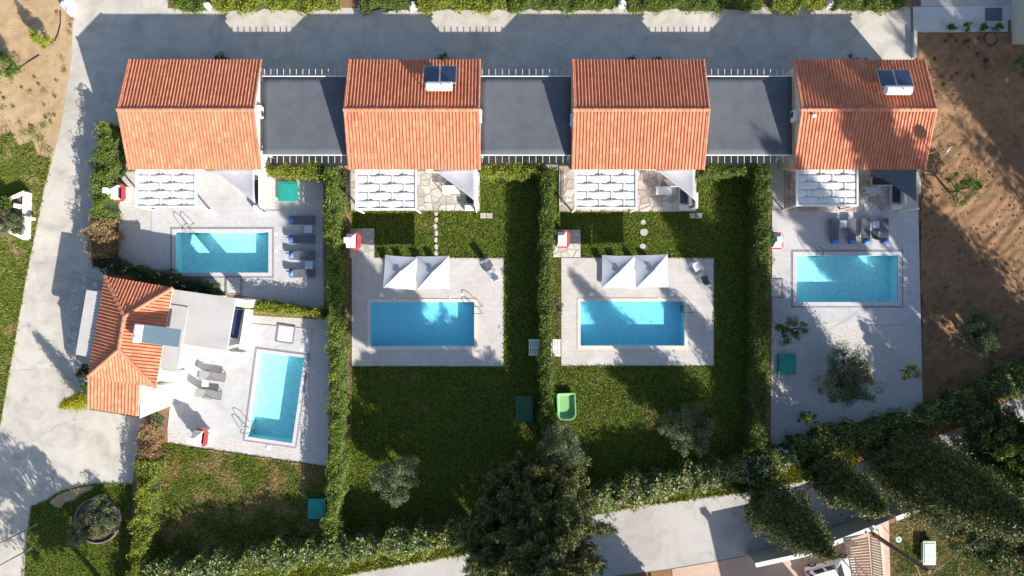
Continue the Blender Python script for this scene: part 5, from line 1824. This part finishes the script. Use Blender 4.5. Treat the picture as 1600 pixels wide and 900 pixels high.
# broad conifer at the bottom centre
def conifer(label, px, py, H_, rmax, n_limb=120):
    b0 = P(px, py)
    root = thing("conifer", label, "tree", (b0.x, b0.y, 0))
    trunk = MB().tube([(b0.x, b0.y, -.1), (b0.x + .1, b0.y, H_ * .5), (b0.x, b0.y, H_ * .97)], [0.34, 0.22, 0.04], 10)
    pts, nr, tv = [], [], []
    for k in range(n_limb):
        f = random.random() ** 0.8
        z0 = 1.8 + (H_ - 2.2) * f
        a = random.uniform(0, 2 * math.pi)
        Lm = rmax * (1 - f) ** 0.62 * random.choice((random.uniform(0.5, 0.85), random.uniform(0.85, 1.25))) + 0.4
        tip = Vector((b0.x + math.cos(a) * Lm, b0.y + math.sin(a) * Lm, z0 + Lm * random.uniform(0.05, 0.35)))
        st = Vector((b0.x, b0.y, z0))
        trunk.tube([st, (st + tip) / 2 + Vector((0, 0, -0.1)), tip], [0.08, 0.05, 0.015], 5)
        side = Vector((-math.sin(a), math.cos(a), 0))
        base_t = random.random()
        m_ = int(26 + 26 * Lm)
        for q in range(m_):
            s = random.uniform(0.28, 1.03)
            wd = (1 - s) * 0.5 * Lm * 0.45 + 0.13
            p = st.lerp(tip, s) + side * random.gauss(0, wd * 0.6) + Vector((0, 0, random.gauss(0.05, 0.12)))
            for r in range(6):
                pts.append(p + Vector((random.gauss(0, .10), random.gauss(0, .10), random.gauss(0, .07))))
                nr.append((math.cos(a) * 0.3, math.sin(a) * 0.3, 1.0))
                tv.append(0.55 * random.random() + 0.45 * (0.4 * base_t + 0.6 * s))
    trunk.build("trunk", "bark", root)
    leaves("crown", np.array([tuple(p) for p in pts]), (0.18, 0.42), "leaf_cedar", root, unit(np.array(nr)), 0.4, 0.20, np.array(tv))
    return root


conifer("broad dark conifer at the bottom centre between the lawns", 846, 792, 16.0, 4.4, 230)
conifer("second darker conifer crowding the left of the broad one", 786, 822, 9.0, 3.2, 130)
conifer("low spreading conifer between the big one and the olive", 812, 752, 8.5, 3.6, 150)  # added tree, a dark mass for the big conifer's shaded lower branches
OL = "olive trees in the gardens"
round_tree("olive tree on the second villa's shaded lawn", "tree", 618, 750, 2.4, 1.6, 1.1, "leaf_olive", 85, 170, 0.46, (0.10, 0.2), group=OL, name="olive_tree", aspect=0.3)
round_tree("olive tree right of the middle hedge's lower end", "tree", 876, 698, 2.8, 1.6, 1.6, "leaf_olive", 85, 170, 0.46, (0.10, 0.2), group=OL, name="olive_tree", aspect=0.3)
round_tree("olive tree on the third villa's lawn", "tree", 1078, 670, 2.4, 1.9, 1.1, "leaf_olive", 85, 170, 0.46, (0.10, 0.2), group=OL, name="olive_tree", aspect=0.3)
round_tree("big olive tree standing in the white gravel", "tree", 1325, 590, 2.6, 2.1, 1.3, "leaf_olive", 110, 170, 0.48, (0.10, 0.2), group=OL, name="olive_tree", aspect=0.3)
round_tree("olive tree on the tilled soil at the right", "tree", 1530, 521, 2.2, 1.7, 1.0, "leaf_olive", 80, 150, 0.44, (0.10, 0.2), group=OL, name="olive_tree", aspect=0.3)
round_tree("silvery shrub at the rim of the ring planter", "shrub", 125, 836, 1.3, 0.95, 0.6, "leaf_olive", 32, 90, 0.30, group="shrubs in the ring planter", name="shrub", aspect=0.3)
round_tree("brownish green shrub filling the ring planter", "shrub", 153, 812, 0.9, 1.6, 0.5, "leaf_olive", 95, 90, 0.34, group="shrubs in the ring planter", name="shrub", aspect=0.4)
CT = "young citrus trees"
round_tree("orange tree in the sunlit soil right of the last villa", "tree", 1506, 296, 1.8, 1.25, 0.9, "leaf_citrus", 36, 80, 0.30, group=CT, name="citrus_tree")
round_tree("citrus tree in the gravel beside the rightmost hedge", "tree", 1236, 515, 1.7, 1.1, 0.8, "leaf_citrus", 34, 70, 0.27, group=CT, name="citrus_tree")
round_tree("small lime green sapling at the gravel plot's right edge", "tree", 1424, 582, 1.5, 0.65, 0.6, "leaf_lime", 18, 60, 0.24, group=CT, name="citrus_tree", r0=0.04)
round_tree("small dark sapling in the gravel near the flowering hedge", "tree", 1261, 652, 1.1, 0.6, 0.5, "leaf_citrus", 18, 60, 0.22, group=CT, name="citrus_tree", r0=0.04)
round_tree("small bright citrus tree on tan dirt, upper left", "tree", 62, 58, 1.5, 0.72, 0.7, "leaf_lime", 22, 80, 0.26, group=CT, name="citrus_tree", r0=0.05)
round_tree("citrus tree cut by the left edge of the dirt plot", "tree", 10, 103, 1.6, 0.95, 0.8, "leaf_citrus", 30, 80, 0.3, group=CT, name="citrus_tree")
round_tree("citrus tree beyond the left edge of the dirt plot", "tree", -20, 78, 2.2, 1.0, 0.9, "leaf_citrus", 26, 70, 0.3, group=CT, name="citrus_tree")
round_tree("broad glossy laurel tree in the lower right corner", "tree", 1560, 830, 4.0, 3.6, 2.4, "leaf_laurel", 190, 130, 0.55, (0.16, 0.30), "laurel_tree", None, r0=0.16)
round_tree("dense dark tree at the right edge above the laurel", "tree", 1612, 742, 4.5, 3.3, 2.2, "leaf_deep", 140, 110, 0.5, (0.16, 0.30), "laurel_tree", None, r0=0.15)
round_tree("shade tree beyond the bottom edge left of the yellow hedge", "tree", 118, 1010, 6.0, 3.0, 2.4, "leaf_hedge", 100, 80, 0.55, (0.2, 0.36), "shade_tree", None, r0=0.2)
round_tree("leafy bush at the upper right corner wall", "shrub", 1606, 100, 1.6, 1.1, 0.8, "leaf_olive", 36, 70, 0.3, (0.1, 0.18), "shrub", None)
SH = "low shrubs around the bungalow"
cypress("golden columnar conifer beside the bungalow's lean-to", 141, 622, 3.3, 0.55, "leaf_gold", 5200, SH, 0.1, 0.7, 0.6, (0.08, 0.16), name="golden_conifer")
round_tree("dark shrub below the bungalow's entrance canopy", "shrub", 131, 583, 0.9, 0.62, 0.5, "leaf_dark", 22, 60, 0.22, group=SH, name="shrub", r0=0.03)
round_tree("green shrub at the bungalow's lean-to corner", "shrub", 137, 604, 0.8, 0.42, 0.4, "leaf_hedge", 14, 60, 0.2, group=SH, name="shrub", r0=0.03)
round_tree("half dry shrub below the bungalow's white roof", "shrub", 240, 656, 1.0, 0.75, 0.5, "leaf_olive", 26, 60, 0.24, group=SH, name="shrub", r0=0.03)
round_tree("dark low shrub between middle hedge and right pool deck", "shrub", 869, 480, 0.7, 0.55, 0.45, "leaf_olive", 26, 60, 0.24, group=SH, name="shrub", r0=0.03)
for px, l in ((1490, "leftmost"), (1512, "second"), (1537, "third"), (1560, "rightmost")):
    round_tree("%s of four small plants in the pale top right bed" % l, "plant", px, 42, 0.45, 0.33, 0.28, "leaf_citrus", 9, 50, 0.17, group="four small plants in the top right bed", name="small_plant", r0=0.02)
for px, l in ((265, "under the first villa's upper eave"), (690, "under the second villa's upper eave"), (985, "left of two under the third villa's upper eave"), (1025, "right of two under the third villa's upper eave"), (1335, "under the rightmost villa's upper eave")):
    if px == 265: px = 345
    round_tree("low dark bush %s" % l, "shrub", px, 99, 0.7, 0.75 if px not in (985, 1025) else 0.5, 0.45, "leaf_dark", 20, 60, 0.24, group="low bushes behind the villas", name="shrub", r0=0.03)

# ================================================================== LEFT SIDE
# triangular white planter
t0 = P(20, 335)
t = thing("triangular_planter", "white triangular masonry planter left of the road", "planter", (t0.x, t0.y, 0))
tri = [(38, 300), (36, 372), (-40, 335)]
co = [P(a, b_, 0.7) for a, b_ in tri]
cc = sum(co, Vector()) / 3
for k in range(3):
    a, b_ = co[k], co[(k + 1) % 3]
    n = ((a + b_) / 2 - cc); n.z = 0
    n = Vector(((b_ - a).y, -(b_ - a).x, 0)).normalized() * (1 if Vector(((b_ - a).y, -(b_ - a).x, 0)).dot(n) > 0 else -1)
    w = 0.13
    MB().prism([tuple((a + n * w).xy), tuple((b_ + n * w).xy), tuple((b_ - n * w).xy), tuple((a - n * w).xy)], 0, 0.70 + 0.004 * k).build("planter_wall", "plaster_white", t)
MB().prism([tuple(p.xy) for p in [cc + (p - cc) * 0.85 for p in co]], 0.0, 0.5).build("soil", "mulch", t)
MB().cbox(tuple(P(45, 341, 0.6)), 0.7, 0.22, 0.5, rz=-0.2).build("wall_stub", "plaster_white", t)
MB().cbox(tuple(P(28, 322, 0.7)), 0.4, 0.35, 0.45, rz=-0.2).build("inner_block", "plaster_white", t)
round_tree("grey green shrub growing inside the triangular planter", "shrub", 18, 348, 1.1, 0.95, 0.5, "leaf_olive", 45, 110, 0.26, name="shrub", group="plants in the triangular planter", r0=0.03, aspect=0.3)
round_tree("bright green shrub in the triangular planter's upper corner", "shrub", 10, 322, 0.9, 0.62, 0.45, "leaf_hedge", 26, 70, 0.22, name="shrub", group="plants in the triangular planter", r0=0.03)
# ring planter
c = P(155, 812)
t = thing("ring_planter", "round stone-edged planting ring on the lower left lawn", "planter", (c.x, c.y, 0))
mb = MB(); n = 40
for k in range(n):
    a = 2 * math.pi * k / n
    for r, z in ((1.80, 0.0), (1.80, 0.30), (1.70, 0.30), (1.70, 0.0)):
        mb.v.append((c.x + math.cos(a) * r, c.y + math.sin(a) * r, z))
for k in range(n):
    for j in range(3):
        k2 = (k + 1) % n
        mb.f.append((k * 4 + j, k2 * 4 + j, k2 * 4 + j + 1, k * 4 + j + 1))
mb.build("kerb", "cobble_dark", t)
MB().prism([(c.x + math.cos(k * math.pi / 12) * 1.675, c.y + math.sin(k * math.pi / 12) * 1.675) for k in range(24)], 0.0, 0.15).build("soil", "mulch", t)
for px, py, l in ((57, 820, "upper"), (48, 857, "lower")):
    c = P(px, py)
    t = thing("lamp_post", "%s of two slim grey posts at the lower left lawn edge" % l, "lamp post", (c.x, c.y, 0), group="slim posts at the lower left")
    MB().tube([(0, 0, 0), (0, 0, 5.6)], [0.055, 0.04], 10).build("pole", "aluminium", t, False)
    MB().tube([(0, 0, 0), (0, 0, 0.05)], 0.12, 12).build("base_plate", "aluminium", t, False)
    MB().tube([(0, 0, 5.6), (0.3, 0, 5.75)], 0.03, 8).cbox((0.5, 0, 5.76), 0.5, 0.16, 0.07, bev=0.02).build("lamp_head", "aluminium", t, False)
for px, py, s, l in ((107, 8, 0.75, "big white rock at the left road's upper edge"), (322, 8, 0.5, "white rock left of the long top hedge"), (645, 9, 0.42, "white rock above the second villa's solar heater"), (972, 6, 0.42, "white rock above the third villa"), (1298, 6, 0.42, "white rock above the rightmost villa")):
    c = P(px, py, 0.3)
    bm = bmesh.new(); bmesh.ops.create_icosphere(bm, subdivisions=2, radius=1)
    for v in bm.verts:
        k = 1 + 0.22 * math.sin(v.co.x * 4 + px) + 0.18 * math.sin(v.co.y * 5 + px * 2)
        v.co = Vector((v.co.x * s * k * 0.7, v.co.y * s * k, max(-0.3, v.co.z * s * 0.7 * k)))
    me = bpy.data.meshes.new("rock"); bm.to_mesh(me); bm.free()
    o = link("rock", me, "plaster_white"); o.location = (c.x, c.y, 0.25); o.rotation_euler = (0, 0, px)
    tag(o, l, "rock", "whitewashed rocks along the road")
for l, pts in (("black irrigation hose below the big white rock", [(96, 18), (96, 38), (92, 55), (87, 65)]), ("black irrigation hose beside the citrus at the left edge", [(18, 113), (32, 107), (45, 98), (63, 87)])):
    o = MB().tube([(*P(a, b_).xy, 0.12) for a, b_ in pts], 0.035, 6).build("irrigation_hose", "rubber")
    tag(o, l, "hose", "irrigation hoses on the dirt")
# stone edging left of the bungalow: rough cobble strip
mb0 = P2([(112, 425), (135, 428), (160, 440), (135, 470), (120, 560), (105, 545)])
s = sheet("cobble_strip", mb0, 0.018, "gravel_white")
flagstones(s, [mb0[0], mb0[2], mb0[4], mb0[5]], 0.05, 0.42, "flagstone_grey", 0.05)

# ================================================================== TOP RIGHT
sheet("pavement", P2([(1426, 11), (1590, 9), (1590, 32), (1426, 32)]), 0.05, "deck_grey", (), 0.05)
sheet("pale_bed", P2([(1426, 32), (1574, 30), (1574, 50), (1426, 51)]), 0.055, "gravel_white", (), 0.05)
sheet("upper_pavement", P2([(1438, -40), (1590, -40), (1590, 9), (1438, 10)]), 0.03, "asphalt_light", (), 0.03)
low_wall("grey green retaining wall in the top right corner", (1592, 70), (1592, -30), 1.6, 1.2, "wall_green_grey")
low_wall("low kerb wall at the end of the top road", (1426, 50), (1426, 92), 0.35, 0.2, "roof_grey")
c = P(1430, 4)
t = thing("drain_grate", "dark drain grate at the end of the top hedge", "drain", (c.x, c.y, 0.0))
MB().cbox((0.1, 0, 0.04), 0.62, 0.5, 0.08).build("frame", "gate_grey", t, False)
for k in range(5):
    MB().cbox((-0.12 + 0.11 * k, 0, 0.085), 0.05, 0.42, 0.02).build("bar", "steel_dark", t, False)
c = P(1553, 22, 0.1)
t = thing("slate_panel", "dark blue grey mat on the top right pavement", "mat", (c.x, c.y, 0.05))
MB().cbox((0, 0, 0.03), 1.3, 1.0, 0.05, bev=0.01).build("panel", "fabric_sail_dark", t, False)
c = P(1546, 62)
t = thing("hose_ring", "dark hose ring lying on soil in the upper right", "hose", (c.x, c.y, 0.1))
MB().tube([(math.cos(k * .3142) * 0.52, math.sin(k * .3142) * 0.52, 0.02 + 0.002 * k) for k in range(21)], 0.04, 6).build("coil", "rubber", t, False)

# ================================================================== LOWER RIGHT: street wall, car, pole
WG = "street wall sections of the lower right property"
def street_wall(label, a, b_, h=2.1, mat="roof_grey"):
    low_wall(label, a, b_, h, 0.28, mat, "street_wall", "wall", WG, "plaster_white")


street_wall("curved pale street wall section by the driveway", (1166, 866), (1240, 850))
street_wall("street wall section under the first cypress", (1241, 849.7), (1322, 818))
street_wall("street wall section left of the gate", (1323, 817.6), (1344, 809))
street_wall("street wall section right of the gate", (1377, 796), (1408, 784))
c = P(1360, 803)
t = thing("street_gate", "dark grey sliding gate in the street wall", "gate", (c.x, c.y, 0), R(23))
for k in range(8):
    MB().cbox((0, 0, 0.2 + k * 0.235), 1.55, 0.05, 0.21).build("board", "gate_grey", t, False)
MB().cbox((-0.80, 0, 1.0), 0.06, 0.08, 2.0).build("upright", "gate_grey", t, False)
MB().cbox((0.80, 0, 1.0), 0.06, 0.08, 2.0).build("upright", "gate_grey", t, False)
sheet("driveway", P2([(1050, 889), (1165, 869), (1300, 823), (1388, 792), (1394, 1010), (1060, 1010)]), 0.024, "paving_pink")
sheet("garden_path", P2([(1360, 812), (1378, 806), (1384, 930), (1364, 930)]), 0.05, "paving_cream", (), 0.05)

def trellis(label, pxs, z, n, mat="wood_brown", name="trellis"):
    """flat lattice roof on posts: slats as single pieces"""
    q = [P(a, b_, z) for a, b_ in pxs]
    c = sum(q, Vector()) / 4
    t = thing(name, label, "trellis", (c.x, c.y, 0), group="brown trellises of the lower right property")
    for k in range(n):
        u = (k + 0.5) / n
        a, b_ = q[0].lerp(q[3], u), q[1].lerp(q[2], min(1, u + 0.06))
        MB().bar(a, b_, 0.13, 0.03).build("slat", mat, t)
    for a, b_ in ((q[0], q[3]), (q[1], q[2])):
        MB().bar(a - Vector((0, 0, .06)), b_ - Vector((0, 0, .06)), 0.07).build("side_beam", "cabinet_beige", t)
    for p in q:
        MB().bar((p.x, p.y, 0), (p.x, p.y, z - 0.11), 0.09).build("post", "paint_white", t)


trellis("narrow brown slatted trellis beside the garden path", [(1360, 832), (1374, 830), (1382, 925), (1366, 925)], 1.6, 22)
trellis("wide brown lattice pergola above the parked car", [(1322, 845), (1356, 833), (1364, 925), (1336, 925)], 2.3, 20)
c = P(1337, 860, 1.2)
t = thing("meter_cabinet", "beige meter cabinet by the parked car", "cabinet", (c.x, c.y, 0), R(14))
MB().cbox((0, 0, 0.6), 0.75, 0.6, 1.2, bev=0.02).build("body", "cabinet_beige", t, False)
MB().cbox((0, 0, 1.23), 0.85, 0.7, 0.06, bev=0.015).build("lid", "cabinet_beige", t, False)
MB().cbox((0, 0.303, 0.6), 0.6, 0.01, 0.9).build("door", "cabinet_beige", t, False)


def car(label, px, py, rz):
    c = P(px, py, 0.9)
    t = thing("parked_car", label, "car", (c.x, c.y, 0.02), R(rz))
    # side outline of an estate car, front at +x
    body = [(-1.95, 0.35), (-2.0, 0.62), (-1.93, 0.88), (0.75, 0.92), (1.85, 0.78), (2.02, 0.58), (2.0, 0.32)]
    def loft(sec, half):
        mb = MB(); n = len(sec)
        for y, k in ((-half, 0.94), (-half * 0.86, 1.0), (half * 0.86, 1.0), (half, 0.94)):
            zc = 0.55
            mb.v += [(x * (1 if abs(y) < half else 0.985), y, zc + (z - zc) * k) for x, z in sec]
        for r in range(3):
            for j in range(n):
                mb.f.append((r * n + j, r * n + (j + 1) % n, (r + 1) * n + (j + 1) % n, (r + 1) * n + j))
        mb.f.append(tuple(range(n))[::-1]); mb.f.append(tuple(3 * n + j for j in range(n)))
        return mb
    bd = loft(body, 0.85).build("body", "car_paint", t, False)
    cab = MB()
    lo = [(-1.90, -0.78), (0.80, -0.78), (0.80, 0.78), (-1.90, 0.78)]
    hi = [(-1.65, -0.60), (0.10, -0.60), (0.10, 0.60), (-1.65, 0.60)]
    z0, z1 = 0.90, 1.42
    cab.add([(x, y, z0) for x, y in lo] + [(x, y, z1) for x, y in hi], [(4, 5, 6, 7), (0, 1, 5, 4), (1, 2, 6, 5), (2, 3, 7, 6), (3, 0, 4, 7)]).build("cabin", "car_paint", t, False)
    def pane(corners, off, name="window"):
        v = [Vector(p) for p in corners]
        n = (v[1] - v[0]).cross(v[2] - v[0]).normalized() * 0.006
        MB().add([p + n for p in v] , [(0, 1, 2, 3)]).build(name, "glass_dark", t, False)
    L = lambda a, b_, f: Vector(a).lerp(Vector(b_), f)
    pane([L((0.8, -0.78, z0), (0.1, -0.6, z1), .08) + Vector((0, .06, 0)), L((0.8, 0.78, z0), (0.1, 0.6, z1), .08) - Vector((0, .06, 0)), L((0.8, 0.78, z0), (0.1, 0.6, z1), .93) - Vector((0, .06, 0)), L((0.8, -0.78, z0), (0.1, -0.6, z1), .93) + Vector((0, .06, 0))], 0, "windscreen")
    pane([L((-1.9, 0.78, z0), (-1.65, 0.6, z1), .2) - Vector((0, .08, 0)), L((-1.9, -0.78, z0), (-1.65, -0.6, z1), .2) + Vector((0, .08, 0)), L((-1.9, -0.78, z0), (-1.65, -0.6, z1), .9) + Vector((0, .08, 0)), L((-1.9, 0.78, z0), (-1.65, 0.6, z1), .9) - Vector((0, .08, 0))], 0, "rear_window")
    for s in (-1, 1):
        for xa, xb in ((-1.55, -0.75), (-0.62, 0.25)):
            f0 = [(xa, s * 0.78, z0), (xb, s * 0.78, z0)]
            tops = [(xa + 0.08, s * 0.60, z1), (xb - (0.22 if xb > 0 else 0.0), s * 0.60, z1)]
            q = [L(f0[0], tops[0], .12), L(f0[1], tops[1], .12), L(f0[1], tops[1], .9), L(f0[0], tops[0], .9)]
            pane(q if s < 0 else q[::-1], 0)
        for x in (-1.25, 1.25):
            w = MB().tube([(x, s * 0.66, 0.31), (x, s * 0.88, 0.31)], 0.31, 20).build("wheel", "rubber", t, False)
            MB().tube([(x, s * 0.882, 0.31), (x, s * 0.895, 0.31)], 0.2, 14).build("rim", "aluminium", w, False)
        MB().cbox((0.62, s * 0.93, 1.0), 0.10, 0.18, 0.13, bev=0.03).build("mirror", "car_paint", t, False)
        MB().cbox((-1.86, s * 0.70, 0.90), 0.30, 0.20, 0.20, rz=s * 0.25, bev=0.03).build("tail_light", "car_red", t, False)
        MB().cbox((1.88, s * 0.62, 0.66), 0.22, 0.30, 0.14, bev=0.04).build("headlight", "glass_dark", t, False)


car("white estate car with red tail lights cut by the bottom edge", 1303, 897, 16)
# utility pole
c = P(1352, 826)
t = thing("utility_pole", "tall brown wooden utility pole beside the street wall", "utility pole", (c.x, c.y, 0))
MB().tube([(0, 0, 0), (0, 0, 8.3)], [0.17, 0.13], 12).build("pole", "wood_pole", t, False)
MB().bar((-0.35, 0.1, 7.95), (0.75, -0.05, 7.95), 0.09).build("crossarm", "steel_dark", t, False)
for x, y in ((-0.3, 0.1), (0.1, 0.05), (0.4, 0.0), (0.7, -0.05)):
    MB().tube([(x, y, 8.0), (x, y, 8.18)], [0.045, 0.03], 8).build("insulator", "steel_dark", t, False)
c2 = P(1600, 760, 7.0)
for l, a, b_ in (("thin power line running from the pole to the right edge", (c.x + 0.4, c.y, 8.18), (c2.x + 8, c2.y + 4.5, 8.2)),):
    a, b_ = Vector(a), Vector(b_)
    pts = [a.lerp(b_, k / 12) - Vector((0, 0, 0.5 * math.sin(math.pi * k / 12))) for k in range(13)]
    tag(MB().tube(pts, 0.012, 6).build("power_line", "steel", None), l, "cable")
c = P(1404, 843, 1.4)
t = thing("round_sign", "round teal sign on a thin post in the lower right lawn", "sign", (c.x, c.y, 0))
MB().tube([(0, 0, 0), (0, 0, 1.38)], 0.025, 8).build("post", "aluminium", t, False)
d = MB().tube([(0, 0, 1.40), (0, 0, 1.43)], 0.22, 20).build("disc", "paint_white", t, False)
MB().tube([(0, 0, 1.432), (0, 0, 1.44)], 0.16, 20).build("symbol", "sign_teal", d, False)
o = MB().tube([(*P(a, b_).xy, 0.06) for a, b_ in [(1425, 877), (1432, 886), (1438, 902), (1445, 915)]], 0.03, 6).build("yellow_hose", "hose_yellow")
tag(o, "yellow hose on the lawn at the utility pole's foot", "hose")
weeds("dark weeds along the foot of the street wall", [(1165, 862), (1240, 846), (1320, 812), (1380, 786), (1380, 791), (1320, 819), (1240, 853), (1165, 869)], 40, "leaf_dark", 0.3, 30)
weeds("straw weeds where road meets the driveway", [(1050, 882), (1120, 868), (1165, 864), (1165, 869), (1050, 889)], 14, "leaf_brown", 0.3, 30)

# neighbour houses beyond the bottom edge (their shadows reach the road)
def neighbour(label, px, py, w, d, h, rz):
    c = P(px, py)
    t = thing("neighbour_house", label, "house", (c.x, c.y, 0), R(rz), "flat-roofed houses beyond the bottom edge")
    MB().cbox((0, 0, h / 2), w, d, h).build("wall", "plaster_white", t, False)
    MB().cbox((0, 0, h + 0.08), w + 0.4, d + 0.4, 0.15).build("roof_slab", "roof_grey", t, False)
    ch = MB().cbox((-w / 2 + 0.5, d / 2 - 0.5, h + 0.6), 0.4, 0.4, 0.9).build("chimney", "plaster_white", t, False)
    MB().cbox((-w / 2 + 0.5, d / 2 - 0.5, h + 1.08), 0.5, 0.5, 0.05).build("chimney_cap", "roof_grey", ch, False)
    for x in (-w / 4, w / 4):
        f = MB().cbox((x, d / 2 + 0.02, h * 0.55), 1.1, 0.036, 1.2).build("window", "paint_white", t, False)
        MB().cbox((x, d / 2 + 0.043, h * 0.55), 0.95, 0.008, 1.05).build("pane", "glass_dark", f, False)


neighbour("flat-roofed house below the big conifer, outside the picture", 1000, 1060, 8.0, 9.0, 4.1, 13)
neighbour("flat-roofed house below the driveway, outside the picture", 1268, 1010, 2.6, 6.0, 4.6, 13)
